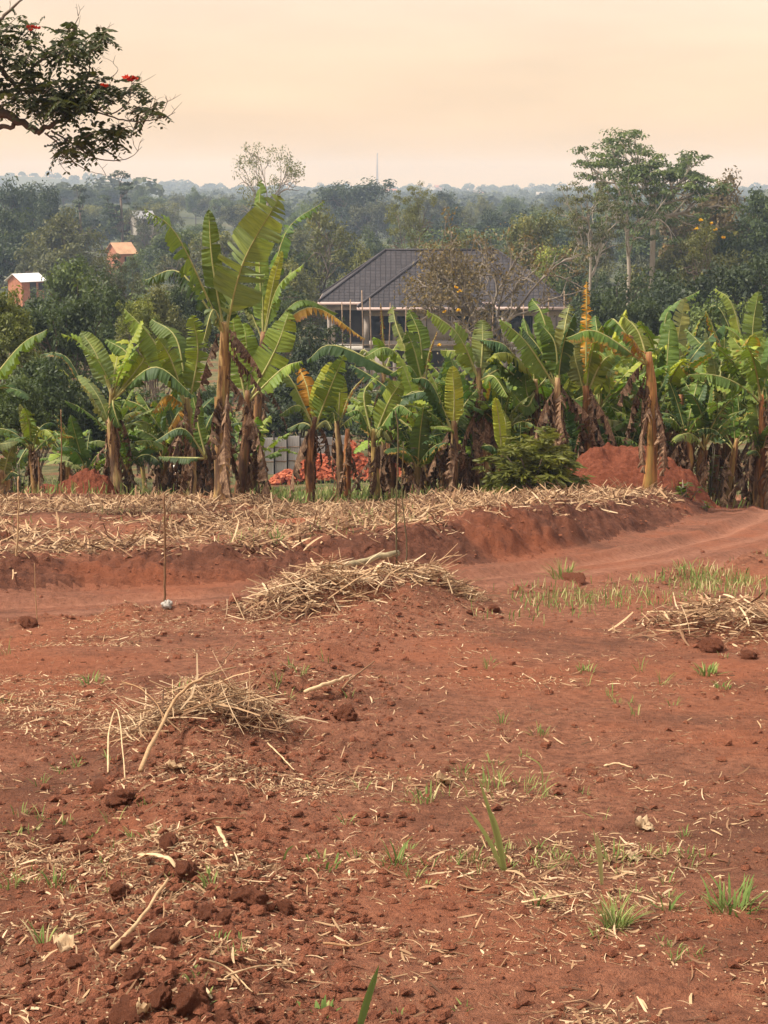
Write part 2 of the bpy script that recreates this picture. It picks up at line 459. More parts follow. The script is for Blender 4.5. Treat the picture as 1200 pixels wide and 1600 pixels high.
def stem_mat():
    m, n, l, bs, out = newmat('banana_stem')
    v = objcoord(n); oi = n.new('ShaderNodeObjectInfo')
    ad = N(n, 'ShaderNodeVectorMath', operation='ADD'); l.new(v, ad.inputs[0])
    sc = N(n, 'ShaderNodeVectorMath', operation='SCALE'); sc.inputs[0].default_value = (37, 53, 71); l.new(oi.outputs['Random'], sc.inputs['Scale'])
    l.new(sc.outputs[0], ad.inputs[1])
    f = noise(n, l, scaled(n, l, ad.outputs[0], (22, 22, 1.1)), 1.0, 4, 0.6)
    g = noise(n, l, scaled(n, l, ad.outputs[0], (5, 5, 1.6)), 1.0, 4, 0.6)
    col = cramp(n, l, f, [(0.26, (0.06, 0.035, 0.024)), (0.42, (0.24, 0.135, 0.07)), (0.58, (0.40, 0.27, 0.12)), (0.76, (0.52, 0.40, 0.20))])
    col = mixc(n, l, mrange(n, l, g, 0.48, 0.60, 0, 0.85), col, (0.060, 0.036, 0.028))
    col = mixc(n, l, mrange(n, l, noise(n, l, scaled(n, l, ad.outputs[0], (7, 7, 0.8)), 1.0, 3, 0.6), 0.52, 0.64, 0, 0.6), col, (0.21, 0.21, 0.07))
    col = mixc(n, l, 1.0, col, oi.outputs['Color'], 'MULTIPLY')
    l.new(col, bs.inputs['Base Color']); bs.inputs['Roughness'].default_value = 0.6
    bump(n, l, bs, f, 0.5, 0.02)
    return m
M['bstem'] = stem_mat()
def plain(name, c, rough=0.8, var=0.25, scale=3.0, metal=0.0, bumps=0.0):
    m, n, l, bs, out = newmat(name)
    f = noise(n, l, objcoord(n), scale, 5, 0.6)
    col = mixc(n, l, mrange(n, l, f, 0.35, 0.7, 0, 1), tuple(x * (1 - var) for x in c), tuple(min(1, x * (1 + var)) for x in c))
    l.new(col, bs.inputs['Base Color']); bs.inputs['Roughness'].default_value = rough; bs.inputs['Metallic'].default_value = metal
    if bumps: bump(n, l, bs, f, bumps, 0.03)
    return m
M['rib'] = plain('leaf_rib', (0.34, 0.33, 0.12), 0.5, 0.2, 8)
M['plaster'] = plain('raw_plaster', (0.33, 0.28, 0.24), 0.9, 0.2, 1.2)
M['concrete'] = plain('concrete', (0.38, 0.35, 0.31), 0.9, 0.25, 2.0)
M['fascia'] = plain('fascia_board', (0.55, 0.42, 0.38), 0.7, 0.1, 1)
M['interior'] = plain('shaded_interior_plaster', (0.12, 0.105, 0.095), 0.9, 0.2, 1)  # shading of the rooms put into this darker plaster colour
M['pole'] = plain('scaffold_wood', (0.27, 0.19, 0.13), 0.85, 0.3, 4)
M['brickred'] = ramp_mat('fired_brick', [(0.0, (0.20, 0.05, 0.03)), (0.5, (0.37, 0.095, 0.045)), (1.0, (0.50, 0.17, 0.085))])
M['brickobj'] = plain('fired_brick_single', (0.40, 0.105, 0.05), 0.9, 0.4, 3.0)
M['sheet'] = plain('galvanised_sheet', (0.56, 0.55, 0.55), 0.45, 0.12, 1.5, 0.25)
M['sheetroof'] = plain('pale_roof_sheet', (0.72, 0.72, 0.72), 0.5, 0.08, 1)
M['clayroof'] = plain('orange_roof_sheet', (0.50, 0.29, 0.17), 0.8, 0.2, 1)
M['brickwall'] = plain('brick_wall', (0.40, 0.17, 0.10), 0.9, 0.2, 3)
M['darkhole'] = plain('dark_timber', (0.03, 0.025, 0.022), 0.8)
M['redcloth'] = plain('red_cloth', (0.42, 0.02, 0.035), 0.9, 0.3, 8)
M['whitecloth'] = plain('white_cloth', (0.75, 0.72, 0.66), 0.9, 0.15, 8)
M['skin'] = plain('skin', (0.09, 0.045, 0.03), 0.6, 0.15, 8)
M['mast'] = plain('mast_steel', (0.35, 0.25, 0.2), 0.7, 0.1)
M['redflower'] = plain('red_petals', (0.60, 0.05, 0.02), 0.6, 0.2, 5)
M['yellowflower'] = plain('yellow_petals', (0.75, 0.45, 0.02), 0.6, 0.2, 5)
def tile_mat():
    m, n, l, bs, out = newmat('charcoal_roof_tile')
    uv = n.new('ShaderNodeUVMap'); uv.uv_map = 'UVMap'
    b = n.new('ShaderNodeTexBrick')
    b.offset = 0.0
    for k, x in (('Scale', 1.0), ('Mortar Size', 0.035), ('Mortar Smooth', 0.6), ('Brick Width', 0.42), ('Row Height', 0.40), ('Bias', 0.0)): b.inputs[k].default_value = x
    b.inputs['Color1'].default_value = (0.044, 0.038, 0.040, 1); b.inputs['Color2'].default_value = (0.064, 0.055, 0.057, 1)
    b.inputs['Mortar'].default_value = (0.022, 0.019, 0.022, 1)
    l.new(uv.outputs[0], b.inputs['Vector'])
    l.new(b.outputs['Color'], bs.inputs['Base Color']); bs.inputs['Roughness'].default_value = 0.45
    inv = N(n, 'ShaderNodeMath', operation='SUBTRACT'); inv.inputs[0].default_value = 1.0; l.new(b.outputs['Fac'], inv.inputs[1])
    bump(n, l, bs, inv.outputs[0], 0.8, 0.06)
    return m
M['tile'] = tile_mat()

# ------------------------------------------------------------------ ground, road, hills
def build_terrain():
    inv = np.linspace(1 / 3.6, 1 / 14.0, 470)
    rows = np.concatenate([np.linspace(-40, 2.0, 12), np.linspace(2.6, 3.5, 5), 1 / inv, np.arange(14.07, 34.0, 0.07), np.geomspace(34.2, 2720, 165)])
    core = np.linspace(-0.27, 0.27, 450)
    wing = np.geomspace(0.02, 1.0, 22)
    Y = np.maximum(rows, 2.0) + 1.0
    cols = []
    for w in wing[::-1]: cols.append(-(0.27 * Y + w * (40 + 0.3 * Y)))
    for a in core: cols.append(a * Y)
    for w in wing: cols.append(0.27 * Y + w * (40 + 0.3 * Y))
    X = np.stack(cols, 1)
    YY = np.broadcast_to(rows[:, None], X.shape)
    Z = H(X, YY)
    V = np.stack([X, YY, Z], -1).reshape(-1, 3)
    nr, nc = X.shape
    i = np.arange(nr - 1)[:, None] * nc + np.arange(nc - 1)[None]
    Q = np.stack([i, i + 1, i + nc + 1, i + nc], -1).reshape(-1, 4)
    cx = V[Q].mean(1)
    rs = road_s(cx[:, 0], cx[:, 1])
    isroad = (np.abs(rs + 0.10 * fbm(cx[:, 0] * 1.5, cx[:, 1] * 1.5, 3, 61)) < road_hw(cx[:, 0])) & (cx[:, 1] < 50) & (cx[:, 0] > -15.5)
    ishill = (cx[:, 1] > 260) & ~isroad
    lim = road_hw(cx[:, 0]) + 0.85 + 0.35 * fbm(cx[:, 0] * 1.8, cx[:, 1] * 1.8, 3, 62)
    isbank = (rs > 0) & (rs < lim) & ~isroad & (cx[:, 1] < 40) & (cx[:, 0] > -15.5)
    hill, n, l, bs, out = newmat('hill_ground')
    f = noise(n, l, objcoord(n), 0.05, 6, 0.6)
    l.new(cramp(n, l, f, [(0.3, (0.03, 0.042, 0.018)), (0.6, (0.07, 0.075, 0.03)), (0.75, (0.13, 0.09, 0.05))]), bs.inputs['Base Color'])
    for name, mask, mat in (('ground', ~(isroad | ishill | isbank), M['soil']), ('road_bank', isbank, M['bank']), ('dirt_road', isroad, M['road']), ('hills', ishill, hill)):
        q = Q[mask]
        used, invx = np.unique(q, return_inverse=True)
        mb = MB(); mb.add(V[used], invx.reshape(-1, 4), rnd=0.5)
        me = mb.mesh(name, mat)
        if name == 'dirt_road':              # compacted wheel tracks
            sv = road_s(V[used][:, 0], V[used][:, 1]) + 0.05 * fbm(V[used][:, 0] * 0.8, V[used][:, 1] * 0.8, 2, 63)
            tk = np.exp(-((sv + 0.75) / 0.2) ** 2) + np.exp(-((sv - 0.65) / 0.2) ** 2) + 0.7 * np.exp(-((sv + 0.1) / 0.12) ** 2)
            at_ = me.attributes.new('track', 'FLOAT', 'POINT'); at_.data.foreach_set('value', tk.astype(np.float32))
        tag(link(name, me), kind='structure')
build_terrain()

# ------------------------------------------------------------------ leaf and tree building
def rand_dirs(n):
    return nrm(rng.normal(size=(n, 3)))
def leaf_cloud(mb, centres, rads, per, size, flat=0.7, aspect=0.45, updir=0.5):
    c = np.repeat(np.asarray(centres), per, 0); r = np.repeat(np.asarray(rads), per)
    n = len(c)
    d = rand_dirs(n) * (rng.random((n, 1)) ** 0.45)
    d[:, 2] *= flat
    p = c + d * r[:, None]
    nn = nrm(rand_dirs(n) + np.array([0, 0, updir * 1.6]) + d * 0.8)
    a = nrm(np.cross(nn, rand_dirs(n)))
    b = np.cross(nn, a)
    s = size * (0.55 + 0.9 * rng.random((n, 1)))
    base = np.repeat(rng.random(len(centres)), per)          # each clump has its own leaf age
    rn = np.clip(base * 0.5 + 0.5 * rng.random(n), 0, 1)
    mb.rhombs(p, a * s * 0.5, b * s * 0.5 * aspect, rn)
def branch(mb, tips, p, d, L, r, lev, par):
    nseg = 4
    pts = [p]; q = np.array(p, float); dd = np.array(d, float)
    for k in range(nseg):
        dd = nrm(dd + rng.normal(size=3) * par['wob'] + np.array([0, 0, par['up'][min(lev, len(par['up']) - 1)]]))
        q = q + dd * L / nseg; pts.append(q.copy())
    pts = np.array(pts)
    mb.tube(pts, np.linspace(r, r * 0.55, nseg + 1), max(3, 7 - 2 * lev), cap=False)
    if lev >= par['levels']:
        tips.append((q, dd)); return
    nch = par['kids'][lev]
    for k in range(nch):
        f = 1.0 if k == 0 else 0.45 + 0.55 * rng.random()
        st = pts[0] + 0 if False else pts[int(round(f * nseg))]
        az = 2 * math.pi * (k + rng.random() * 0.7) / nch
        sp_ = par['spread'][lev] * (0.7 + 0.6 * rng.random()) * (0.5 if k == 0 else 1)
        u = nrm(np.cross(dd, [0.31, 0.17, 0.93] if abs(dd[2]) < 0.9 else [1, 0, 0])); w = np.cross(dd, u)
        nd = nrm(dd * math.cos(sp_) + (u * math.cos(az) + w * math.sin(az)) * math.sin(sp_))
        branch(mb, tips, st, nd, L * par['shrink'][lev] * (0.8 + 0.4 * rng.random()), r * (0.62 if k else 0.7), lev + 1, par)
def make_tree(name, par, bark):
    """One tree kind: trunk mesh and crown mesh, with its own height and width."""
    tb, cb = MB(), MB(); tips = []
    th = par['trunk']
    n = 7
    tz = np.linspace(-0.4, th, n)
    w = np.cumsum(rng.normal(size=(n, 2)) * par.get('lean', 0.05), 0)
    pts = np.column_stack([w[:, 0], w[:, 1], tz]); pts[:2, :2] = 0
    tb.tube(pts, np.linspace(par['r'], par['r'] * 0.72, n) * np.where(np.arange(n) == 0, 1.35, 1), 9)
    for k in range(par['limbs']):
        az = 2 * math.pi * (k + 0.6 * rng.random()) / par['limbs']
        el = par['elev'] + rng.normal() * 0.12
        if par.get('leader') and k == 0: el = 1.45
        d = np.array([math.cos(az) * math.cos(el), math.sin(az) * math.cos(el), math.sin(el)])
        f = 1.0 if k < 2 else 1 - par.get('low', 0.25) * rng.random()
        p0 = np.array([np.interp(f * th, tz, pts[:, 0]), np.interp(f * th, tz, pts[:, 1]), f * th])
        branch(tb, tips, p0, d, par['len'] * (0.8 + 0.4 * rng.random()), par['r'] * 0.45, 0, par)
    T = np.array([t[0] for t in tips])
    if par.get('extra'):
        T = np.vstack([T, T[rng.integers(0, len(T), par['extra'])] * np.array([0.85, 0.85, 1]) + rng.normal(size=(par['extra'], 3)) * par['rc'] * 0.8])
    if par.get('sparse'): T = T[rng.random(len(T)) < par['sparse']]
    leaf_cloud(cb, T, par['rc'] * (0.65 + 0.7 * rng.random(len(T))), par['per'], par['leaf'], par['flat'], par.get('aspect', 0.45), par.get('updir', 0.5))
    v = np.vstack(cb.v)
    top = float(np.percentile(v[:, 2], 99.7)); wid = float(np.percentile(np.abs(v[:, 0]), 98) * 2)
    return dict(trunk=tb.mesh(name + '_trunk', bark), crown=cb.mesh(name + '_crown', M['foliage'], False), H=top, W=wid)
BASEP = dict(wob=0.22, up=[0.05, 0.02, 0.0], levels=2, kids=[4, 3], spread=[0.7, 0.7], shrink=[0.62, 0.6])
KINDS = {}
def kind(name, bark='bark', **kw):
    p = dict(BASEP); p.update(kw); KINDS[name] = make_tree(name, p, M[bark])
for i in range(4):
    kind('round%d' % i, trunk=3.0, r=0.24, limbs=8, elev=0.75, leader=True, len=2.7, rc=0.95, per=95, leaf=0.36, flat=0.8, low=0.4, extra=30, updir=0.5)
kind('oval0', trunk=4.0, r=0.2, limbs=9, elev=1.0, leader=True, len=2.6, rc=0.85, per=95, leaf=0.34, flat=1.0, low=0.6, extra=25)
kind('oval1', trunk=4.5, r=0.2, limbs=10, elev=0.9, leader=True, len=2.2, rc=0.8, per=95, leaf=0.30, flat=1.1, low=0.7, extra=25)
kind('loose0', trunk=4.0, r=0.2, limbs=7, elev=0.7, leader=True, len=3.0, rc=0.75, per=60, leaf=0.30, flat=0.6, low=0.4, up=[0.03, -0.03, -0.05], spread=[0.9, 0.8])
kind('umbrella0', 'palebark', trunk=12.0, r=0.30, limbs=11, elev=0.42, len=3.6, rc=1.0, per=78, leaf=0.33, flat=0.24, low=0.16, up=[0.10, 0.02, 0], lean=0.08, wob=0.16, updir=0.9)
kind('umbrella1', 'palebark', trunk=11.0, r=0.25, limbs=9, elev=0.38, len=3.3, rc=0.95, per=70, leaf=0.31, flat=0.24, low=0.28, up=[0.10, 0.0, 0], lean=0.1, wob=0.18, updir=0.9)
kind('layered', trunk=9.0, r=0.22, limbs=16, elev=0.05, leader=True, len=1.5, rc=0.7, per=60, leaf=0.34, flat=0.25, low=0.62, up=[0.04, 0, 0], spread=[0.6, 0.5], updir=0.9, kids=[3, 2])
kind('feather', 'twig', trunk=8.0, r=0.15, limbs=6, elev=0.7, leader=True, len=2.6, rc=0.75, per=34, leaf=0.22, flat=0.6, low=0.3, up=[0.08, 0.02, -0.05], wob=0.2, spread=[0.6, 0.6])
kind('twiggy', 'twig', trunk=4.6, r=0.32, limbs=8, elev=0.72, leader=True, len=3.2, rc=0.75, per=20, leaf=0.25, flat=0.7, low=0.35, levels=3, kids=[4, 4, 3],
     spread=[0.6, 0.6, 0.6], shrink=[0.7, 0.62, 0.62], up=[0.04, 0.0, 0.0, 0.0], wob=0.2, aspect=0.5)
kind('shrubby', trunk=1.0, r=0.12, limbs=10, elev=0.85, leader=True, len=1.4, rc=0.55, per=90, leaf=0.20, flat=0.9, low=0.7, extra=30)

GREEN = dict(dark=(0.034, 0.052, 0.022), deep=(0.050, 0.076, 0.027), mid=(0.080, 0.115, 0.034), olive=(0.125, 0.135, 0.042), lime=(0.16, 0.19, 0.040),
             brown=(0.15, 0.115, 0.060), grey=(0.090, 0.100, 0.050))
def place_tree(knd, px, topy, D, wpx, color, label, group=None, name='broadleaf_tree', rz=None, X=None):
    k = KINDS[knd]
    top = P(px, topy, D)
    x = top[0] if X is None else X
    g = Hs(x, D)
    h = max(top[2] - g, 2.0)
    sx = wpx * D / F / k['W']
    e = empty(name, (x, D, g), label, 'tree', group, rng.random() * 6.28 if rz is None else rz)
    sz = h / k['H']
    e.scale = (sx, sx, sz)
    link('trunk', k['trunk'], e)
    c = np.array(GREEN[color] if isinstance(color, str) else color) * (0.78 + 0.5 * rng.random())
    o = link('crown', k['crown'], e, color=tuple(c))
    f = min(1.0, 1.45 * sx / sz)             # keep the leaves of tall thin trees from stretching
    if f < 1 and not knd.startswith('umb'): o.scale = (1, 1, f); o.location = (0, 0, k['H'] * (1 - f))
    return e

def build_forest():
    # trees that stand out in the photograph
    T = place_tree
    T('umbrella0', 1030, 203, 150, 215, 'mid', 'tallest pale-trunked tree with a broad flat layered crown above the skyline', name='umbrella_tree', rz=3.6)
    T('umbrella1', 985, 228, 146, 165, 'mid', 'pale-trunked flat-crowned tree just left of the tallest one', name='umbrella_tree', rz=2.0)
    T('umbrella1', 925, 285, 140, 120, 'olive', 'slender pale-trunked tree lowest of the three flat-crowned ones', name='umbrella_tree', rz=4.0)
    T('round1', 1110, 275, 165, 150, 'brown', 'brownish dark tree right of the tall flat-crowned trees')
    T('round2', 1185, 300, 150, 120, 'deep', 'dark tree cut by the right edge of the picture under the skyline')
    T('loose0', 1105, 345, 112, 120, 'olive', 'olive tree dotted with yellow flowers right of the pale trunks', name='flowering_tree')
    T('round0', 1165, 400, 105, 110, 'deep', 'dark leafy tree at the right edge above the banana leaves')
    T('round3', 985, 425, 112, 130, 'deep', 'dark bushy tree at the foot of the pale trunks')
    T('round1', 900, 400, 150, 110, 'deep', 'dark tree filling the gap right of the tiled roof')
    T('round0', 1060, 430, 100, 130, 'dark', 'dark green bushy tree in front of the flowering tree')
    T('oval0', 1010, 470, 80, 90, 'deep', 'low dark tree behind the banana leaves on the right')
    T('oval1', 1130, 465, 82, 100, 'mid', 'low green tree behind the rightmost banana leaves')
    T('round2', 930, 460, 90, 110, 'deep', 'dark low tree beside the right corner of the house')
    T('oval1', 835, 335, 165, 90, 'olive', 'olive tree standing between the brown tree and the pale trunks')
    T('oval1', 870, 385, 155, 80, 'lime', 'bright green small tree behind the right end of the roof')
    T('twiggy', 752, 334, 108, 270, 'brown', 'half-bare brownish tree with grey twigs in front of the house', name='half_bare_tree', rz=1.0)
    T('feather', 418, 224, 190, 120, 'olive', 'thin feathery tree rising above the skyline behind the tall banana plant', name='feathery_tree')
    T('loose0', 640, 285, 175, 90, 'olive', 'loose olive tree with a tilted top behind the half-bare tree')
    T('round0', 548, 282, 420, 105, 'dark', 'broad dark tree on the skyline left of the mast')
    T('round2', 700, 300, 430, 60, 'dark', 'small round dark tree on the skyline right of the mast')
    T('loose0', 500, 320, 175, 190, 'olive', 'large olive tree with a spreading crown left of the tiled roof')
    T('round1', 585, 385, 165, 110, 'olive', 'yellow-green tree just left of the roof ridge')
    T('oval0', 455, 410, 150, 100, 'olive', 'green tree right of the tall banana leaves')
    T('round3', 530, 440, 170, 80, 'mid', 'low green tree touching the left end of the roof')
    T('round3', 505, 505, 84, 130, 'dark', 'low dark tree below the left eave of the house')
    T('oval0', 440, 470, 92, 90, 'deep', 'dark tree showing between the tall banana stems')
    T('layered', 190, 268, 330, 70, 'dark', 'dark layered conifer-like tree highest on the left skyline', name='layered_tree')
    T('layered', 125, 290, 300, 60, 'dark', 'smaller dark layered tree left of the highest one', name='layered_tree')
    T('round0', 45, 282, 300, 100, 'dark', 'large dark round tree near the left skyline')
    T('round1', 95, 330, 230, 150, 'olive', 'wide olive tree on the left below the skyline')
    T('round2', 15, 325, 240, 110, 'deep', 'dark tree at the left edge below the skyline')
    T('round2', 128, 405, 105, 110, 'mid', 'green bushy tree beside the small brick hut')
    T('round3', 160, 425, 92, 140, 'deep', 'dark round tree behind the left banana plants')
    T('loose0', 185, 390, 120, 100, 'grey', 'greyish thin-leaved tree above the dark round one on the left')
    T('round0', 90, 455, 75, 140, 'deep', 'dark bushy tree lowest on the left')
    T('round2', -5, 448, 62, 118, 'lime', 'yellow-green leafy tree at the left edge', name='leafy_tree')
    T('round1', -45, 440, 66, 110, 'olive', 'olive tree mostly outside the left edge')
    T('round1', 235, 445, 88, 110, 'olive', 'yellowish green tree left of the tall banana stem')
    T('round3', 290, 430, 100, 100, 'deep', 'dark tree behind the drooping leaves of the tall banana plant')
    T('oval0', 225, 470, 70, 70, 'lime', 'bright green sapling above the left banana leaves')
    T('shrubby', 60, 560, 52, 120, 'deep', 'dark shrub behind the leftmost banana plants', name='shrub')
    T('shrubby', 170, 590, 54, 150, 'deep', 'dark shrub behind the left banana stems', name='shrub')
    T('shrubby', 15, 590, 46, 110, 'mid', 'drooping green shrub at the left edge under the banana leaf', name='shrub')
    T('shrubby', 300, 600, 62, 130, 'deep', 'dark shrub behind the tall banana stem', name='shrub')
    T('shrubby', 480, 590, 74, 150, 'dark', 'dark shrub above the metal fence', name='shrub')
    T('shrubby', 620, 610, 80, 150, 'deep', 'dark shrub below the house behind the middle bananas', name='shrub')
    T('round3', 70, 452, 190, 70, 'deep', 'low dark tree half hiding the walls of the small brick hut')
    T('round1', 200, 396, 225, 90, 'mid', 'green tree in front of the house with the orange roof')
    # canopy between them
    zones = [('left slope', -120, 300), ('slope behind tall bananas', 300, 520), ('slope behind the house', 520, 880), ('right slope', 880, 1320)]
    kinds = ['round0', 'round1', 'round2', 'round3', 'oval0', 'oval1', 'loose0']
    cols = ['dark', 'deep', 'mid', 'mid', 'olive', 'olive', 'grey']
    word = dict(dark='very dark', deep='dark green', mid='mid green', olive='olive green', grey='greyish green')
    bands = [(92, 128, 13, 'near'), (135, 200, 26, 'middle'), (205, 300, 40, 'upper'), (310, 440, 52, 'far'), (450, 620, 62, 'farthest')]
    canopy = {}
    for (d0, d1, cnt, bn) in bands:
        for i in range(cnt):
            D = d0 + (d1 - d0) * rng.random()
            px = -130 + 1460 * (i + rng.random()) / cnt
            if D < 178 and 470 < px < 905: continue
            if D < 160 and 880 < px < 1075: continue
            if D < 222 and -60 < px < 175: continue
            if D < 262 and 140 < px < 240: continue
            x = (px - 600) / F * D
            g = Hs(x, D)
            h = 8.0 + 5.0 * rng.random()
            zt = g + h
            topy = 800 + F * math.tan(math.atan((CAMZ - zt) / D) - PITCH)
            if D < 135 and topy < 420: topy = 420 + 30 * rng.random()
            if topy < 287: topy = 287 + 8 * rng.random()
            w = (7.0 + 4.5 * rng.random()) * F / D
            c = cols[rng.integers(len(cols))]
            z = [q[0] for q in zones if q[1] <= px < q[2]]
            z = z[0] if z else 'slope'
            t_ = place_tree(kinds[rng.integers(len(kinds))], px, topy, D, w, c, 'tree', 'canopy trees of the wooded %s, %s rows' % (z, bn))
            canopy.setdefault((word[c], bn, z), []).append((px, t_))
    nth = ['first', 'second', 'third', 'fourth', 'fifth', 'sixth', 'seventh', 'eighth', 'ninth', 'tenth', 'eleventh', 'twelfth', 'thirteenth', 'fourteenth', 'fifteenth']
    for (wc, bn, z), lst in canopy.items():
        lst.sort(key=lambda q: q[0])
        for i, (px, t_) in enumerate(lst):
            t_['label'] = ('%s tree in the %s rows of the %s' % (wc, bn, z)) if len(lst) == 1 else '%s %s tree from the left, %s rows of the %s' % (nth[min(i, 14)], wc, bn, z)
    # far wood: one mass of crowns
    mb = MB()
    n = 2600
    D = 620 * (2680 / 620) ** (rng.random(n) ** 0.8)
    X = (rng.random(n) * 1.0 - 0.5) * 0.66 * D
    keep = fbm(X / 90, D / 160, 2, 90) > -0.35
    X, D = X[keep], D[keep]
    z = H(X, D)
    w = 4.0 + 4.5 * rng.random(len(X)); h = 6 + 7 * rng.random(len(X)) ** 1.5
    per = 80
    d = rand_dirs(len(X) * per); d[:, 2] = np.abs(d[:, 2]) * 1.0 - 0.25
    d *= (0.75 + 0.3 * rng.random((len(d), 1)))
    c = np.column_stack([X, D, z]).repeat(per, 0)
    p = c + d * np.column_stack([w, w, h * 0.62]).repeat(per, 0) + np.column_stack([0 * X, 0 * X, h * 0.45]).repeat(per, 0)
    nn = nrm(d + 0.7 * rand_dirs(len(d)) + [0, 0, 0.4])
    a = nrm(np.cross(nn, rand_dirs(len(d)))); b = np.cross(nn, a)
    s = (w.repeat(per) * 0.36 * (0.6 + 0.8 * rng.random(len(d))))[:, None]
    rn = np.clip(rng.random(len(X)).repeat(per) * 0.6 + 0.4 * rng.random(len(d)), 0, 1)
    mb.rhombs(p, a * s * 0.6, b * s * 0.45, rn)
    o = link('far_wood', mb.mesh('far_wood', M['foliage'], False), color=(0.060, 0.076, 0.036))
    tag(o, 'hazy wood covering the distant hills below the skyline', 'wood', kind='stuff')
build_forest()

# ------------------------------------------------------------------ banana plants
def leaf_blades(curve, half, Nref, tear=0.5, hang=0.2, fold=0.15, petiole=0.12, gap=1.0, ripple=0.025, thick=0.022):
    """A banana leaf along a curve: torn blade in two halves and its midrib. Returns (blade MB, attrs, rib MB)."""
    n = len(curve)
    T = nrm(np.gradient(curve, axis=0))
    Nr = np.broadcast_to(np.asarray(Nref, float), (n, 3))
    S = nrm(np.cross(T, Nr)); Nn = np.cross(S, T)
    t = np.linspace(0, 1, n); u = np.clip((t - petiole) / (1 - petiole), 0, 1)
    w = half * np.clip(u / 0.16, 0, 1) ** 0.6 * np.clip(1 - u ** 3.6, 0, 1) ** 0.6
    L = np.linalg.norm(np.diff(curve, axis=0), axis=1).sum()
    K = 4
    mb = MB(); at, as_ = [], []
    i0 = int(petiole * (n - 1))
    down = np.array([0, 0, -1.0])
    for side in (-1, 1):
        i = i0
        while i < n - 1:
            ln = int(rng.integers(1, 4) if rng.random() < tear else rng.integers(5, 12))
            j = min(n - 1, i + ln)
            ja = rng.normal() * 0.34 * (0.3 + tear); jh = np.clip(hang + rng.normal() * 0.25 * tear, 0, 0.97)
            jw = 1 - 0.25 * tear * rng.random()
            idx = np.arange(i, j + 1); m = len(idx)
            pos = curve[idx].copy(); rows = [pos.copy()]
            mid = (m - 1) / 2.0
            off = (np.arange(m) - mid)
            sw = rng.normal() * 0.12
            for k in range(1, K):
                f = k / (K - 1)
                ang = fold + ja + 0.35 * f * rng.random()
                dirv = S[idx] * side * math.cos(ang) - Nn[idx] * math.sin(ang)
                g = jh * f ** 0.7
                dirv = nrm(dirv * (1 - g) + down * g + T[idx] * (0.18 + sw))
                pos = pos + dirv * (w[idx] * jw / (K - 1))[:, None]
                shr = -off / max(mid, 1) * gap * tear * f * (L / n) * 0.9 if m > 1 else 0
                pp = pos + T[idx] * np.asarray(shr)[:, None] + Nn[idx] * (ripple * np.sin(idx * 2.1 + side + i) * f)[:, None]
                rows.append(pp)
            v = np.stack(rows, 1).reshape(-1, 3)
            q = []
            for a in range(m - 1):
                for k in range(K - 1):
                    b0 = a * K + k
                    q.append((b0, b0 + K, b0 + K + 1, b0 + 1) if side > 0 else (b0, b0 + 1, b0 + K + 1, b0 + K))
            mb.add(v, q)
            at.append(np.repeat(t[idx], K)); as_.append(np.tile(np.linspace(0, 1, K), m))
            i = j
    rb = MB()
    st = np.linspace(0, n - 1, 14).astype(int)
    rb.tube(curve[st] - Nn[st] * thick * 0.3, np.linspace(thick * 1.25, thick * 0.25, len(st)), 5)
    return mb, np.concatenate(at), np.concatenate(as_), rb
def leaf_meshes(name, mat, *a, **k):
    mb, t, s, rb = leaf_blades(*a, **k)
    me = mb.mesh(name, mat)
    for nm, arr in (('leaf_t', t), ('leaf_s', s)):
        x = me.attributes.new(nm, 'FLOAT', 'POINT'); x.data.foreach_set('value', arr.astype(np.float32))
    return me, rb.mesh(name + '_rib', M['rib'])
def arc(L, e0, bend, n=52, power=1.4):
    t = np.linspace(0, 1, n)
    el = e0 - bend * t ** power
    d = np.column_stack([np.cos(el), 0 * t, np.sin(el)])
    return np.vstack([[0, 0, 0], np.cumsum((d[1:] + d[:-1]) * 0.5 * L / (n - 1), 0)])
LIB = []
for i in range(20):
    e0 = math.radians(42 + 46 * (i % 5) / 4 + rng.normal() * 4)
    bend = [0.55, 0.9, 1.25, 1.7][i % 4] * (0.9 + 0.3 * rng.random())
    if e0 > 1.35: bend *= 0.5
    c = arc(1.75 + 0.35 * rng.random(), e0, bend)
    c[:, 1] += 0.12 * rng.normal() * np.linspace(0, 1, len(c)) ** 2
    LIB.append((e0, *leaf_meshes('banana_leaf', M['bleaf'], c, 0.24 + 0.08 * rng.random(), (0, 0, 1) if e0 < 1.3 else (-1, 0, 0.3),
                                 tear=[0.1, 0.35, 0.7, 0.9][int(rng.integers(4))], hang=0.15 + 0.5 * rng.random(), fold=-0.1 + 0.5 * rng.random(), petiole=0.16)))
DEAD = []
for i in range(9):
    L = 0.8 + 0.8 * rng.random()
    c = arc(L, math.radians(5 + 30 * rng.random()), math.radians(100 + 18 * rng.random()), 26, 0.15)
    c[:, 1] += 0.05 * np.sin(np.linspace(0, 5, 26) + i)
    DEAD.append(leaf_meshes('dead_leaf', M['dleaf'], c, 0.13 + 0.10 * rng.random(), (1, 0, 0.2), tear=0.9, hang=0.55, fold=0.7, petiole=0.08, ripple=0.04, thick=0.015)[0])
LC = dict(g=(0.105, 0.175, 0.034), b=(0.185, 0.260, 0.045), y=(0.29, 0.35, 0.048), d=(0.055, 0.102, 0.034), p=(0.175, 0.215, 0.080), o=(0.38, 0.22, 0.035))
STEMS = []
for i in range(5):
    mb = MB(); n = 14
    z = np.linspace(-0.15, 1, n)
    ph = rng.random() * 6
    pts = np.column_stack([0.02 * np.sin(z * 3 + ph), 0.02 * np.cos(z * 2.3 + ph), z]); pts[:, :2] -= pts[1, :2]
    mb.tube(pts, np.interp(z, [-0.15, 0.0, 0.15, 0.7, 1.0], [1.25, 1.15, 1.0, 0.82, 0.55]) * (1 + 0.05 * rng.normal(size=n)), 12)
    STEMS.append(mb)
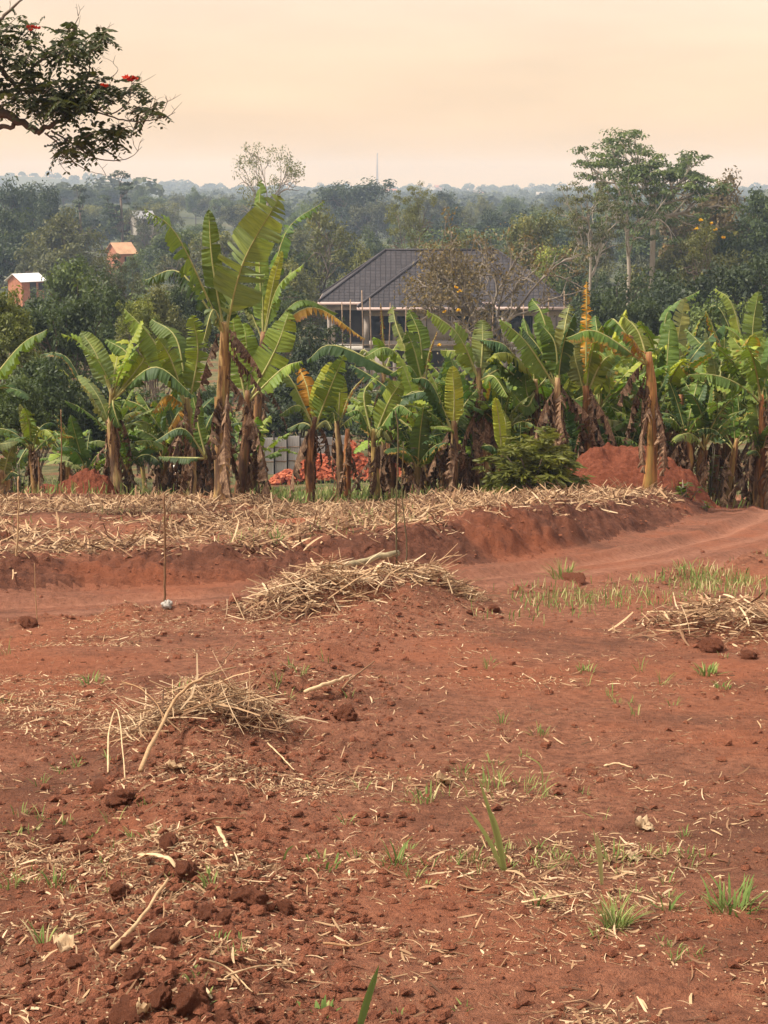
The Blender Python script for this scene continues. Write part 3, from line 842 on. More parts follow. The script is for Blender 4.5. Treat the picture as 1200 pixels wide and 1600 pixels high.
def stem_obj(parent, base, crown, r, tint):
    """Leaning pseudostem between two points, with the loose edges of old sheaths."""
    mb = MB(); n = 15
    z = np.linspace(-0.06, 1, n)[:, None]
    bow = rng.normal(size=3) * 0.05 * np.array([1, 1, 0])
    pts = np.asarray(base) * (1 - z) + np.asarray(crown) * z + bow * np.sin(np.clip(z, 0, 1) * math.pi)
    rad = r * np.interp(z[:, 0], [-0.06, 0, 0.12, 0.7, 1.0], [1.3, 1.18, 1.0, 0.8, 0.5]) * (1 + 0.05 * rng.normal(size=n))
    mb.tube(pts, rad, 12)
    ln = float(np.linalg.norm(np.asarray(crown) - base))
    for k in range(4):
        a = rng.random() * 6.28; z0 = 0.15 + 0.5 * rng.random(); z1 = min(0.97, z0 + 0.15 + 0.25 * rng.random())
        zz = np.linspace(z0, z1, 5)[:, None]
        c = np.asarray(base) * (1 - zz) + np.asarray(crown) * zz + bow * np.sin(zz * math.pi)
        rr = r * np.interp(zz[:, 0], [0, 0.12, 0.7, 1], [1.18, 1.0, 0.8, 0.5]) * np.linspace(1.02, 1.28, 5)
        d1 = np.array([math.cos(a - 0.5), math.sin(a - 0.5), 0]); d2 = np.array([math.cos(a + 0.5), math.sin(a + 0.5), 0])
        v = np.stack([c + d1 * rr[:, None], c + (d1 + d2) * 0.56 * rr[:, None] * 1.1, c + d2 * rr[:, None]], 1).reshape(-1, 3)
        q = [(3 * i + j, 3 * i + j + 1, 3 * i + j + 4, 3 * i + j + 3) for i in range(4) for j in range(2)]
        mb.add(v, q)
    o = link('pseudostem', mb.mesh('pseudostem', M['bstem']), parent, color=tint)
    return o
def add_leaf(parent, me, rib, rot, loc, sc, color, dry):
    o = link('leaf', me, parent, loc, rot, (*color, dry)); o.scale = (sc, sc, sc)
    link('midrib', rib, o)
    return o
def dead_on(parent, base, crown, cnt, tint=(1, 1, 1), f0=0.55, sc=1.0):
    for k in range(cnt):
        f = f0 + (1 - f0) * rng.random()
        p = np.asarray(base) * (1 - f) + np.asarray(crown) * f
        s = sc * (0.75 + 0.5 * rng.random())
        t = np.array(tint) * (0.75 + 0.6 * rng.random())
        o = link('dead_leaf', DEAD[int(rng.integers(len(DEAD)))], parent, p, (0, rng.normal() * 0.15, rng.random() * 6.28), (*t, 0))
        o.scale = (s, s, s * (0.8 + 0.5 * rng.random()))
def vary(c):
    return tuple(np.array(c) * (0.85 + 0.3 * rng.random()) * np.array([0.9 + 0.25 * rng.random(), 1, 0.85 + 0.3 * rng.random()]))
BANANA_COUNT = [0]
def banana(label, base, crown_px, leaves=(), rnd=0, r=0.11, dead=4, D=None, tint=(1, 1, 1), group=None, rl=(0.75, 1.05), deadsc=1.0, name='banana_plant', dead0=0.55, up=0, dark_greens=False):
    """base / crown_px / leaf points are photograph pixels at the plant's own distance; leaves: (ctrl, tip, half width, roll, depth, colour, tear, hang, dry)"""
    if D is None: g = G(*base, ymin=26)
    else:
        q = P(base[0], base[1], D); g = np.array([q[0], D, Hs(q[0], D)])
    Dp = g[1]
    e = empty(name, g, label, 'banana plant', group)
    cr = P(crown_px[0], crown_px[1], Dp) - g
    stem_obj(e, (0, 0, 0), cr, r, tint)
    for lf in leaves:
        ctrl, tip, hw_, roll, dep, colk, tear, hang, dry = lf
        lc = cr - nrm(cr) * 0.25
        pc = P(*ctrl, Dp + dep * 0.5) - g; pt = P(*tip, Dp + dep) - g
        cur = spline([lc, lc * 0.35 + pc * 0.65 + np.array([0, 0, 0.02]), pc, pc * 0.45 + pt * 0.55 + (pc - (lc + pt) / 2) * 0.28, pt], 46) if False else spline([lc, pc, pt], 62)
        Nr = np.array([0, 0, 1.0]) * (1 - roll) + np.array([0.0, -1.0, 0.15]) * roll
        me, rib = leaf_meshes('banana_leaf', M['bleaf'], cur, hw_, Nr, tear=tear, hang=hang, fold=0.05 if roll > 0.5 else 0.3, petiole=0.14)
        add_leaf(e, me, rib, (0, 0, 0), (0, 0, 0), 1.0, vary(LC[colk]), dry)
    az0 = rng.random() * 6.28
    for k in range(rnd):
        order = k / max(rnd - 1, 1)
        want = math.radians(86 - 44 * order)
        ch = sorted(LIB, key=lambda q: abs(q[0] - want) + rng.random() * 0.25)[0]
        sc = rl[0] + (rl[1] - rl[0]) * rng.random()
        az = az0 + 2.4 * k + rng.normal() * 0.3
        ck = ['g', 'd', 'g', 'd', 'b', 'd', 'p', 'g'][int(rng.integers(8))] if dark_greens else ['b', 'y', 'g', 'g', 'b', 'd', 'p', 'g'][int(rng.integers(8))]  # small back-row plants draw more often from the darker greens
        add_leaf(e, ch[1], ch[2], (rng.normal() * 0.08, rng.normal() * 0.08, az), cr - nrm(cr) * (0.08 + 0.22 * rng.random()), sc, vary(LC[ck]), max(-0.3, rng.normal() * 0.14 - 0.05))
    dead_on(e, (0, 0, 0), cr, dead, f0=dead0, sc=deadsc)
    for k in range(int(3 + dead * 0.5)):     # narrow old sheaths clinging to the stem
        f = 0.35 + 0.6 * rng.random()
        o = link('dead_sheath', DEAD[int(rng.integers(len(DEAD)))], e, cr * f, (0, 0, rng.random() * 6.28), (*(np.array([1.1, 1.0, 0.9]) * (0.6 + 0.9 * rng.random())), 0))
        q_ = r * 3.2; o.scale = (q_, q_ * 1.3, 0.5 + 0.5 * rng.random())
    BANANA_COUNT[0] += 1
    return e
c6 = lambda x, y: (x / 3.43, 480 + y / 3.43)
c7 = lambda x, y: (200 + x / 3.0, 270 + y / 3.0)
c8 = lambda x, y: (420 + x / 3.158, 480 + y / 3.158)
c1 = lambda x, y: (650 + x / 4.0, 430 + y / 4.0)
c2 = lambda x, y: (880 + x / 3.75, 430 + y / 3.75)
def build_bananas():
    banana('tallest banana plant, its tan stem standing at the edge of the straw', c7(440, 1550), c7(455, 700), [
        (c7(235, 300), c7(78, 168), 0.34, 0.15, -0.4, 'g', 0.95, 0.45, -0.05),
        (c7(250, 470), c7(70, 505), 0.30, 0.0, 0.5, 'd', 0.95, 0.75, 0.02),
        (c7(395, 420), c7(378, 172), 0.20, 0.6, 0.2, 'g', 0.15, 0.05, -0.3),
        (c7(540, 420), c7(715, 105), 0.52, 1.0, -0.5, 'p', 0.75, 0.02, -0.35),
        (c7(400, 640), c7(350, 800), 0.2, 0.3, -0.5, 'p', 0.5, 0.6, 0.0),
        (c7(500, 560), c7(590, 660), 0.2, 0.2, 0.6, 'd', 0.5, 0.6, 0.0)], dead=9, r=0.14, tint=(1.05, 0.98, 0.85), deadsc=1.3, dead0=0.4)
    banana('second tall banana plant with an orange withered leaf reaching to the right', c7(590, 1510), c7(635, 745), [
        (c7(730, 300), c7(922, 130), 0.34, 0.35, 0.5, 'g', 0.9, 0.3, -0.1),
        (c7(612, 300), c7(622, 28), 0.30, 0.9, 0.9, 'g', 0.7, 0.1, -0.1),
        (c7(680, 520), c7(722, 365), 0.16, 0.8, -0.3, 'y', 0.1, 0.0, -0.4),
        (c7(700, 540), c7(825, 425), 0.28, 0.1, -0.4, 'b', 0.8, 0.55, -0.2),
        (c7(800, 600), c7(985, 660), 0.26, 0.0, 0.6, 'g', 0.7, 0.7, -0.1),
        (c7(860, 630), c7(1112, 780), 0.30, 0.0, -0.3, 'o', 0.95, 0.8, 0.30),
        (c7(632, 600), c7(632, 465), 0.30, 1.0, 0.3, 'b', 0.3, 0.0, -0.3),
        (c7(560, 620), c7(505, 560), 0.2, 0.1, 0.4, 'p', 0.6, 0.7, 0.0)], dead=13, r=0.14, tint=(0.75, 0.6, 0.55), deadsc=1.4, dead0=0.35)
    banana('young banana plant between the two tall stems, broad pale leaves', c7(520, 1490), c7(560, 1020), [
        (c7(510, 860), c7(490, 640), 0.24, 0.9, 0.3, 'b', 0.3, 0.0, -0.3),
        (c7(560, 880), c7(545, 700), 0.26, 0.8, 0.5, 'b', 0.3, 0.0, -0.3),
        (c7(690, 830), c7(755, 650), 0.34, 1.0, 0.4, 'b', 0.4, 0.05, -0.3),
        (c7(720, 920), c7(815, 880), 0.26, 0.2, -0.2, 'b', 0.8, 0.5, -0.2)], dead=6, D=31.8, r=0.1, tint=(0.5, 0.4, 0.4))
    banana('small banana sucker with two drooping leaves beside the tall tan stem', c6(1110, 1010), c6(1105, 740), [
        (c6(980, 650), c6(825, 720), 0.17, 0.1, -0.3, 'd', 0.2, 0.4, -0.3),
        (c6(1060, 620), c6(1075, 520), 0.13, 0.7, 0.2, 'g', 0.2, 0.2, -0.3),
        (c6(980, 805), c6(850, 800), 0.15, 0.1, 0.3, 'd', 0.2, 0.3, -0.3)], dead=3, r=0.06, tint=(0.2, 0.2, 0.25))
    banana('banana plant with a tall upright dark-backed leaf left of the tallest plant', (300, 772), (292, 622), [
        (c6(830, 190), c6(668, 8), 0.36, 0.25, 0.3, 'b', 0.35, 0.35, -0.3),
        (c6(950, 180), c6(808, 60), 0.34, 0.4, 0.7, 'g', 0.3, 0.3, -0.3),
        (c6(1060, 250), c6(1030, 40), 0.28, 0.8, -0.2, 'b', 0.6, 0.1, -0.2),
        (c6(920, 290), c6(845, 160), 0.25, 0.5, -0.3, 'b', 0.3, 0.2, -0.3),
        (c6(900, 470), c6(820, 560), 0.25, 0.1, -0.4, 'o', 0.8, 0.6, 0.15),
        (c6(960, 560), c6(900, 670), 0.2, 0.1, -0.5, 'o', 0.8, 0.6, 0.25)], dead=10, D=33.5, r=0.11, deadsc=1.3)
    banana('left banana plant with a red-brown stem and arching leaves', c6(522, 945), c6(500, 540), [
        (c6(330, 330), c6(140, 322), 0.22, 0.05, -0.3, 'b', 0.12, 0.5, -0.4),
        (c6(590, 330), c6(750, 190), 0.28, 0.1, -0.4, 'b', 0.5, 0.55, -0.3),
        (c6(360, 270), c6(170, 255), 0.24, 0.05, 0.7, 'd', 0.5, 0.75, 0.22),
        (c6(490, 620), c6(480, 700), 0.18, 0.7, -0.3, 'd', 0.2, 0.2, -0.4)], rnd=2, rl=(0.7, 0.9), dead=4, r=0.10, tint=(0.85, 0.55, 0.45))
    banana('banana plant with a dark green leaf arching right, behind the left plants', c6(640, 920), c6(600, 430), [
        (c6(520, 260), c6(435, 130), 0.24, 0.7, 0.4, 'p', 0.05, 0.0, -0.5),
        (c6(690, 270), c6(565, 170), 0.24, 0.5, 0.5, 'g', 0.08, 0.1, -0.5),
        (c6(830, 320), c6(1045, 480), 0.30, 0.05, -0.4, 'd', 0.12, 0.55, -0.4),
        (c6(770, 280), c6(760, 190), 0.16, 0.7, 0.2, 'y', 0.1, 0.0, -0.5),
        (c6(610, 540), c6(640, 640), 0.22, 0.3, -0.2, 'g', 0.2, 0.5, -0.4)], rnd=4, rl=(0.7, 0.95), dead=3, D=33.5, r=0.09)
    banana('banana plant with one broad upright leaf and a leaning tan stem, left group', c6(782, 1005), c6(738, 640), [
        (c6(690, 500), c6(650, 370), 0.30, 1.0, -0.2, 'g', 0.1, 0.0, -0.5),
        (c6(690, 640), c6(610, 660), 0.14, 0.1, -0.3, 'p', 0.4, 0.5, -0.2),
        (c6(790, 560), c6(790, 640), 0.24, 0.6, 0.4, 'p', 0.1, 0.3, -0.4),
        (c6(650, 520), c6(600, 430), 0.24, 0.7, 0.5, 'd', 0.1, 0.1, -0.4)], rnd=2, rl=(0.6, 0.8), dead=4, r=0.09, tint=(1.1, 1.15, 0.8))
    banana('small young banana plant with a broad pale upright leaf, leftmost on the straw edge', c6(425, 945), c6(420, 740), [
        (c6(412, 640), c6(400, 545), 0.26, 1.0, 0.0, 'b', 0.1, 0.0, -0.5),
        (c6(290, 670), c6(165, 665), 0.18, 0.05, -0.2, 'd', 0.1, 0.4, -0.5),
        (c6(360, 620), c6(325, 575), 0.10, 0.7, 0.2, 'b', 0.1, 0.1, -0.5),
        (c6(480, 640), c6(530, 480), 0.20, 0.7, 0.3, 'd', 0.1, 0.1, -0.5),
        (c6(570, 690), c6(600, 580), 0.14, 0.8, 0.3, 'b', 0.1, 0.1, -0.5)], dead=2, r=0.07, tint=(0.9, 1.0, 0.6))
    banana('banana plant standing at the left edge with one long leaf reaching into view', (-45, 775), (-40, 610), [
        (c6(100, 215), c6(252, 118), 0.27, 0.15, -0.2, 'g', 0.4, 0.45, -0.3),
        ((-110, 560), (-160, 600), 0.25, 0.1, 0, 'g', 0.4, 0.4, -0.3),
        ((-20, 690), (28, 690), 0.18, 0.4, 0, 'p', 0.2, 0.3, -0.3)], rnd=3, dead=3, D=31)
    banana('small banana plant with a pale stem at the left edge', (4, 780), (2, 735), [((12, 715), (22, 692), 0.14, 0.7, 0, 'p', 0.1, 0.1, -0.4), ((18, 738), (30, 742), 0.1, 0.2, -.3, 'd', 0.1, 0.4, -0.4)], dead=1, r=0.11, D=31.2)
    # middle group
    banana('slim banana plant with a dark ragged stem left of the brick pile', c8(212, 965), c8(230, 540), [
        (c8(150, 485), c8(50, 532), 0.2, 0.05, -0.3, 'g', 0.5, 0.5, -0.4),
        (c8(255, 420), c8(310, 270), 0.2, 0.9, 0.2, 'y', 0.1, 0.0, -0.5),
        (c8(290, 430), c8(372, 235), 0.26, 1.0, -0.2, 'g', 0.6, 0.05, -0.3),
        (c8(170, 570), c8(90, 600), 0.16, 0.05, 0.4, 'd', 0.2, 0.5, -0.4),
        (c8(280, 560), c8(310, 600), 0.14, 0.1, -0.4, 'p', 0.3, 0.6, -0.2),
        (c8(190, 400), c8(150, 300), 0.22, 0.7, 0.5, 'o', 0.7, 0.3, 0.15),
        (c8(90, 330), c8(10, 400), 0.24, 0.1, 0.3, 'b', 0.6, 0.5, -0.2)], dead=4, r=0.085, tint=(0.8, 0.6, 0.5))
    banana('banana plant with a green-grey stem in front of the metal fence', c8(350, 905), c8(335, 560), [
        (c8(350, 430), c8(345, 330), 0.18, 0.9, 0.0, 'y', 0.2, 0.0, -0.4),
        (c8(400, 430), c8(470, 345), 0.06, 0.3, 0.0, 'o', 0.8, 0.6, 0.4),
        (c8(300, 480), c8(230, 480), 0.2, 0.1, 0.3, 'g', 0.4, 0.5, -0.3)], rnd=2, rl=(0.55, 0.7), dead=4, r=0.085, D=35)
    banana('dead banana stump wrapped in brown leaves in front of the brick pile', c8(385, 915), c8(388, 600), [], rnd=1, rl=(0.4, 0.5), dead=4, r=0.09, tint=(0.9, 0.6, 0.5), D=34.5, dead0=0.3, deadsc=0.8)
    banana('banana plant with a smooth pale green stem in the middle gap', c8(533, 955), c8(512, 600), [
        (c8(470, 430), c8(545, 330), 0.18, 0.3, 0.4, 'b', 0.7, 0.4, -0.3),
        (c8(590, 470), c8(652, 370), 0.24, 0.9, -0.2, 'b', 0.2, 0.05, -0.4),
        (c8(450, 515), c8(378, 525), 0.2, 0.1, -0.3, 'g', 0.6, 0.5, -0.4),
        (c8(630, 490), c8(708, 520), 0.24, 0.05, -0.3, 'g', 0.5, 0.6, -0.4),
        (c8(560, 500), c8(545, 440), 0.2, 0.7, 0.4, 'd', 0.2, 0.1, -0.4),
        (c8(560, 600), c8(605, 660), 0.14, 0.1, -0.4, 'p', 0.3, 0.7, -0.2),
        (c8(700, 420), c8(860, 485), 0.22, 0.05, 0.5, 'd', 0.1, 0.5, -0.4)], dead=3, r=0.08, tint=(1.25, 1.35, 1.0))
    banana('banana clump with a thick skirt of dead leaves right of the pale green stem', c8(600, 880), c8(590, 600), [], rnd=3, rl=(0.5, 0.75), dead=7, r=0.10, tint=(0.7, 0.55, 0.45), D=34, dead0=0.4, deadsc=1.1)
    banana('banana plant below the house with a long dark leaf arching left', c8(760, 800), c8(765, 345), [
        (c8(340, 190), c8(185, 262), 0.28, 0.05, 0.2, 'd', 0.3, 0.6, -0.3),
        (c8(600, 205), c8(470, 245), 0.26, 0.05, -0.5, 'g', 0.5, 0.55, -0.3),
        (c8(745, 150), c8(690, 10), 0.26, 0.6, 0.3, 'g', 0.5, 0.2, -0.3),
        (c8(640, 120), c8(610, -10), 0.2, 0.5, 0.7, 'p', 0.7, 0.3, -0.2),
        (c8(720, 220), c8(680, 115), 0.24, 0.5, -0.2, 'g', 0.3, 0.3, -0.3),
        (c8(790, 230), c8(830, 120), 0.07, 0.3, -0.2, 'o', 0.9, 0.7, 0.5),
        (c8(690, 290), c8(600, 330), 0.22, 0.1, -0.6, 'g', 0.5, 0.6, -0.1)], dead=9, D=37, r=0.11, deadsc=1.3, tint=(0.6, 0.5, 0.45))
    banana('slanting dead banana leaf stalk plant standing below the left end of the roof', c8(560, 800), c8(568, 280), [
        (c8(562, 120), c8(552, -20), 0.10, 0.2, 0.0, 'o', 0.9, 0.9, 0.7),
        (c8(470, 210), c8(420, 290), 0.2, 0.1, 0.3, 'p', 0.6, 0.6, -0.1)], rnd=3, rl=(0.6, 0.85), dead=7, D=38.5, r=0.09)
    banana('banana plant with a narrow pale upright leaf, centre right', c8(905, 850), c8(912, 560), [
        (c8(915, 440), c8(905, 290), 0.20, 1.0, 0.0, 'y', 0.1, 0.0, -0.5),
        (c8(800, 375), c8(705, 350), 0.24, 0.05, -0.3, 'd', 0.3, 0.5, -0.4),
        (c8(800, 425), c8(650, 440), 0.22, 0.05, 0.3, 'd', 0.1, 0.4, -0.5),
        (c8(960, 490), c8(1030, 400), 0.24, 0.1, 0.4, 'g', 0.7, 0.4, -0.3),
        (c8(880, 590), c8(800, 590), 0.14, 0.1, -0.4, 'b', 0.05, 0.1, -0.5)], dead=5, D=33, r=0.09)
    banana('leaning banana plant with two big bright leaves pointing up left', c8(1100, 780), c8(1035, 300), [
        (c8(930, 130), c8(780, 15), 0.30, 0.3, -0.3, 'b', 0.55, 0.3, -0.2),
        (c8(960, 230), c8(845, 210), 0.24, 0.2, 0.3, 'b', 0.5, 0.4, -0.3),
        (c8(1055, 180), c8(1052, 60), 0.24, 1.0, 0.5, 'p', 0.2, 0.0, -0.4),
        (c8(1110, 340), c8(1180, 440), 0.24, 0.2, -0.5, 'b', 0.4, 0.4, -0.3),
        (c8(1150, 300), c8(1200, 330), 0.2, 0.2, 0.4, 'g', 0.3, 0.4, -0.3),
        (c8(1100, 190), c8(1045, 150), 0.2, 0.2, 0.7, 'd', 0.3, 0.4, -0.3)], dead=9, D=33.5, r=0.10, deadsc=1.1)
    banana('banana sucker with a single bright yellow-green upright leaf left of the round shrub', c1(545, 1180), c1(540, 1080), [
        (c1(520, 920), c1(495, 765), 0.12, 1.0, -0.2, 'y', 0.03, 0.0, -0.6),
        (c1(560, 940), c1(530, 830), 0.12, 0.5, 0.3, 'b', 0.1, 0.2, -0.5),
        (c1(480, 1070), c1(415, 1065), 0.14, 0.1, -0.3, 'd', 0.1, 0.4, -0.5)], dead=1, D=31, r=0.06)
    banana('banana plant with large dark leaf arching left in front of the half-bare tree', c1(760, 1050), c1(745, 650), [
        (c1(570, 450), c1(400, 400), 0.34, 0.1, -0.3, 'd', 0.4, 0.5, -0.4),
        (c1(560, 580), c1(485, 515), 0.24, 0.4, -0.6, 'g', 0.3, 0.3, -0.4),
        (c1(700, 760), c1(680, 620), 0.24, 0.8, -0.2, 'g', 0.1, 0.1, -0.5),
        (c1(690, 820), c1(590, 720), 0.2, 0.6, -0.6, 'g', 0.1, 0.2, -0.4)], rnd=3, dead=6, D=34, r=0.1)
    banana('banana plant with two bright torn leaves pointing up left, right of the roof tree', c1(900, 1000), c1(885, 640), [
        (c1(690, 420), c1(525, 275), 0.32, 0.4, -0.3, 'b', 0.4, 0.25, -0.3),
        (c1(780, 470), c1(665, 330), 0.30, 0.3, 0.4, 'd', 0.5, 0.4, -0.3),
        (c1(870, 430), c1(765, 290), 0.30, 0.3, 0.1, 'g', 0.3, 0.35, -0.4),
        (c1(800, 280), c1(722, 145), 0.26, 0.5, 0.6, 'g', 0.4, 0.2, -0.3),
        (c1(930, 330), c1(962, 180), 0.2, 0.8, 0.5, 'p', 0.6, 0.1, -0.3)], rnd=2, dead=8, D=33, r=0.11, deadsc=1.1)
    banana('banana plant with a yellowing torn leaf standing straight up', c1(1080, 1075), c1(1060, 690), [
        (c1(1065, 330), c1(1066, 35), 0.16, 0.9, 0.4, 'o', 0.95, 0.1, 0.05),
        (c1(1000, 540), c1(980, 400), 0.24, 0.6, 0.3, 'p', 0.4, 0.2, -0.3),
        (c1(1150, 560), c1(1240, 480), 0.26, 0.8, -0.2, 'b', 0.4, 0.1, -0.3),
        (c1(1130, 430), c1(1120, 250), 0.26, 0.5, 0.7, 'g', 0.3, 0.3, -0.3)], rnd=2, dead=8, D=33.5, r=0.13, tint=(0.8, 0.55, 0.42))
    banana('brown-stemmed banana plant in front of the soil heap, mostly dead leaves', c2(505, 1262), c2(500, 450), [
        (c2(200, 330), c2(18, 365), 0.26, 0.05, -0.3, 'g', 0.2, 0.75, 0.18),
        (c2(440, 330), c2(345, 228), 0.26, 0.3, 0.3, 'b', 0.4, 0.4, -0.3),
        (c2(420, 390), c2(350, 330), 0.2, 0.1, -0.4, 'o', 0.8, 0.7, 0.35),
        (c2(300, 260), c2(265, 350), 0.2, 0.1, 0.6, 'g', 0.3, 0.5, -0.2)], dead=8, r=0.12, tint=(1.05, 0.8, 0.6), deadsc=1.1, dead0=0.6)
    banana('banana plant with one very broad upright torn leaf beside the soil heap', c2(595, 1220), c2(638, 740), [
        (c2(665, 430), c2(715, 130), 0.40, 1.0, -0.2, 'p', 0.35, 0.05, -0.2),
        (c2(600, 250), c2(805, 85), 0.24, 0.3, 0.3, 'g', 0.4, 0.5, -0.05),
        (c2(560, 540), c2(500, 400), 0.28, 0.7, 0.6, 'g', 0.4, 0.2, -0.3),
        (c2(710, 610), c2(770, 680), 0.2, 0.1, -0.4, 'p', 0.3, 0.8, -0.2),
        (c2(740, 560), c2(790, 500), 0.2, 0.4, 0.5, 'b', 0.4, 0.4, -0.3)], dead=9, r=0.10, tint=(0.45, 0.35, 0.32), dead0=0.3)
    banana('rightmost front banana plant with a long dark leaf arching left', c2(1140, 1265), c2(1110, 660), [
        (c2(890, 545), c2(705, 590), 0.30, 0.05, -0.3, 'd', 0.15, 0.65, -0.3),
        (c2(1110, 330), c2(1145, 90), 0.36, 1.0, 0.3, 'g', 0.4, 0.0, -0.3),
        (c2(1000, 200), c2(890, 75), 0.26, 0.3, 0.5, 'b', 0.4, 0.4, -0.3),
        (c2(1040, 380), c2(885, 280), 0.28, 0.5, -0.3, 'b', 0.3, 0.2, -0.3),
        (c2(920, 200), c2(790, 265), 0.26, 0.1, 0.8, 'd', 0.6, 0.5, 0.05),
        (c2(1180, 450), c2(1260, 330), 0.3, 0.8, -0.2, 'b', 0.4, 0.1, -0.3),
        (c2(990, 740), c2(1010, 880), 0.2, 0.5, 0.4, 'g', 0.2, 0.4, -0.3)], dead=6, r=0.09, tint=(1.0, 1.05, 0.75))
    banana('banana plant with an orange-brown stem at the right edge', c2(1170, 1080), c2(1160, 700), [], rnd=5, dead=9, D=34, r=0.10, tint=(0.95, 0.6, 0.4))
    banana('bare brown banana stump with a pointed top right of the soil heap', c2(705, 1090), c2(688, 700), [], rnd=0, dead=3, D=35, r=0.12, tint=(0.8, 0.55, 0.45))
    # rows behind
    spots = []
    for i in range(15): spots.append((660 + 560 * (i + 0.5 * rng.random()) / 15, 35.2 + 1.6 * rng.random()))
    for i in range(14): spots.append((640 + 600 * (i + 0.8 * rng.random()) / 14, 37.5 + 2.5 * rng.random()))
    for i in range(11): spots.append((640 + 620 * (i + 0.8 * rng.random()) / 11, 41.0 + 5 * rng.random()))
    for i in range(5): spots.append((215 + 190 * (i + 0.8 * rng.random()) / 5, 36 + 4 * rng.random()))
    for i in range(0): spots.append((445 + 180 * (i + 0.5 * rng.random()) / 3, 38 + 3 * rng.random()))
    for i in range(9): spots.append((10 + 330 * (i + 0.8 * rng.random()) / 9, 34.5 + 5 * rng.random()))
    for i in range(14): spots.append((650 + 560 * (i + 0.7 * rng.random()) / 14, 33.2 + 1.8 * rng.random()))
    spots.sort()
    words = ['first', 'second', 'third', 'fourth', 'fifth', 'sixth', 'seventh', 'eighth', 'ninth', 'tenth', 'eleventh', 'twelfth', 'thirteenth', 'fourteenth',
             'fifteenth', 'sixteenth', 'seventeenth', 'eighteenth', 'nineteenth', 'twentieth'] 
    words += ['twenty-' + w for w in words[:9]] + ['thirtieth'] + ['thirty-' + w for w in words[:9]] + ['fortieth'] + ['forty-' + w for w in words[:9]] + ['fiftieth'] + ['fifty-' + w for w in words[:9]] + ['sixtieth'] + ['sixty-' + w for w in words[:9]]
    for k, (px, D) in enumerate(spots):
        x = (px - 600) / F * D * 1.0
        g = np.array([x, D, Hs(x, D)])
        small = px < 440 or 33 < D < 35.1
        hgt = (0.6 + 0.9 * rng.random()) if small else (1.5 + 0.9 * rng.random())
        if not small and 480 < px < 860: hgt = 1.2 + 0.6 * rng.random()
        b_ = g; top = g + [rng.normal() * 0.12, 0, hgt]
        # back to pixels so that the same builder can be used
        def topx(p):
            d = p - np.array([0, 0, CAMZ]); zc = d[1] * cp - d[2] * sp; yc = d[1] * sp + d[2] * cp
            return (600 + F * d[0] / zc, 800 - F * yc / zc)
        pb, pt = topx(b_), topx(top)
        banana('%s banana plant from the left in the back rows, leaves overlapping its neighbours' % words[k], pb, pt, [], rnd=int(rng.integers(8, 12)), D=D,
               r=0.085 + 0.035 * rng.random(), dead=int(rng.integers(3, 8)), tint=tuple(np.array([1, 0.85, 0.7]) * (0.5 + 0.6 * rng.random())), group='banana plants in the back rows',
               rl=(0.5, 0.85) if small else (0.85, 1.2), dark_greens=small)
build_bananas()

# ------------------------------------------------------------------ house and other buildings
def uv_faces(me, fuv):
    uvl = me.uv_layers.new(name='UVMap')
    i = 0
    for f in fuv:
        for (u, v) in f:
            uvl.data[i].uv = (u, v); i += 1
def hip_roof(name, parent, x0, x1, y0, y1, z, h, ridge_axis):
    """Closed hip roof: four slopes with tile coordinates, ridge caps as a sub-part."""
    w, d = x1 - x0, y1 - y0
    if ridge_axis == 'x': a = min(w, d) / 2 * 0.98; R = [(x0 + a, (y0 + y1) / 2, z + h), (x1 - a, (y0 + y1) / 2, z + h)]
    else: a = min(w, d) / 2 * 0.98; R = [((x0 + x1) / 2, y0 + a, z + h), ((x0 + x1) / 2, y1 - a, z + h)]
    C = [(x0, y0, z), (x1, y0, z), (x1, y1, z), (x0, y1, z)]
    V = C + R
    if ridge_axis == 'x': faces = [(0, 1, 5, 4), (1, 2, 5), (2, 3, 4, 5), (3, 0, 4)]
    else: faces = [(0, 1, 4), (1, 2, 5, 4), (2, 3, 5), (3, 0, 4, 5)]
    me = bpy.data.meshes.new(name)
    me.from_pydata(V, [], faces + [(3, 2, 1, 0)])
    fu = []
    for f in faces:
        p = np.array([V[i] for i in f], float); u = nrm(p[1] - p[0]); nn = nrm(np.cross(p[1] - p[0], p[-1] - p[0])); vv = np.cross(nn, u)
        fu.append([(float(np.dot(q - p[0], u)), float(np.dot(q - p[0], vv))) for q in p])
    fu.append([(0, 0)] * 4)
    uv_faces(me, fu)
    me.materials.append(M['tile'])
    o = link('roof', me, parent)
    caps = MB()
    pairs = [(0, 4), (1, 5), (2, 5), (3, 4), (4, 5)] if ridge_axis == 'x' else [(0, 4), (1, 4), (2, 5), (3, 5), (4, 5)]
    for (i, j) in pairs:
        A, B = np.array(V[i], float), np.array(V[j], float)
        caps.tube([A + [0, 0, 0.03], (A + B) / 2 + [0, 0, 0.03], B + [0, 0, 0.03]], 0.11, 6)
    link('ridge_cap', caps.mesh('ridge_cap', M['darkcap']), o)
    fb = MB(); e = 0.14
    fb.box(x0 - 0.02, x1 + 0.02, y0 - 0.03, y0 + 0.05, z - 0.24, z - 0.004); fb.box(x0 - 0.03, x0 + 0.05, y0 + 0.052, y1, z - 0.24, z - 0.004); fb.box(x1 - 0.05, x1 + 0.03, y0 + 0.052, y1, z - 0.24, z - 0.004)
    link('fascia', fb.mesh('fascia', M['fascia']), parent)
    return o
M['darkcap'] = plain('ridge_tile', (0.045, 0.038, 0.042), 0.5, 0.15, 2)
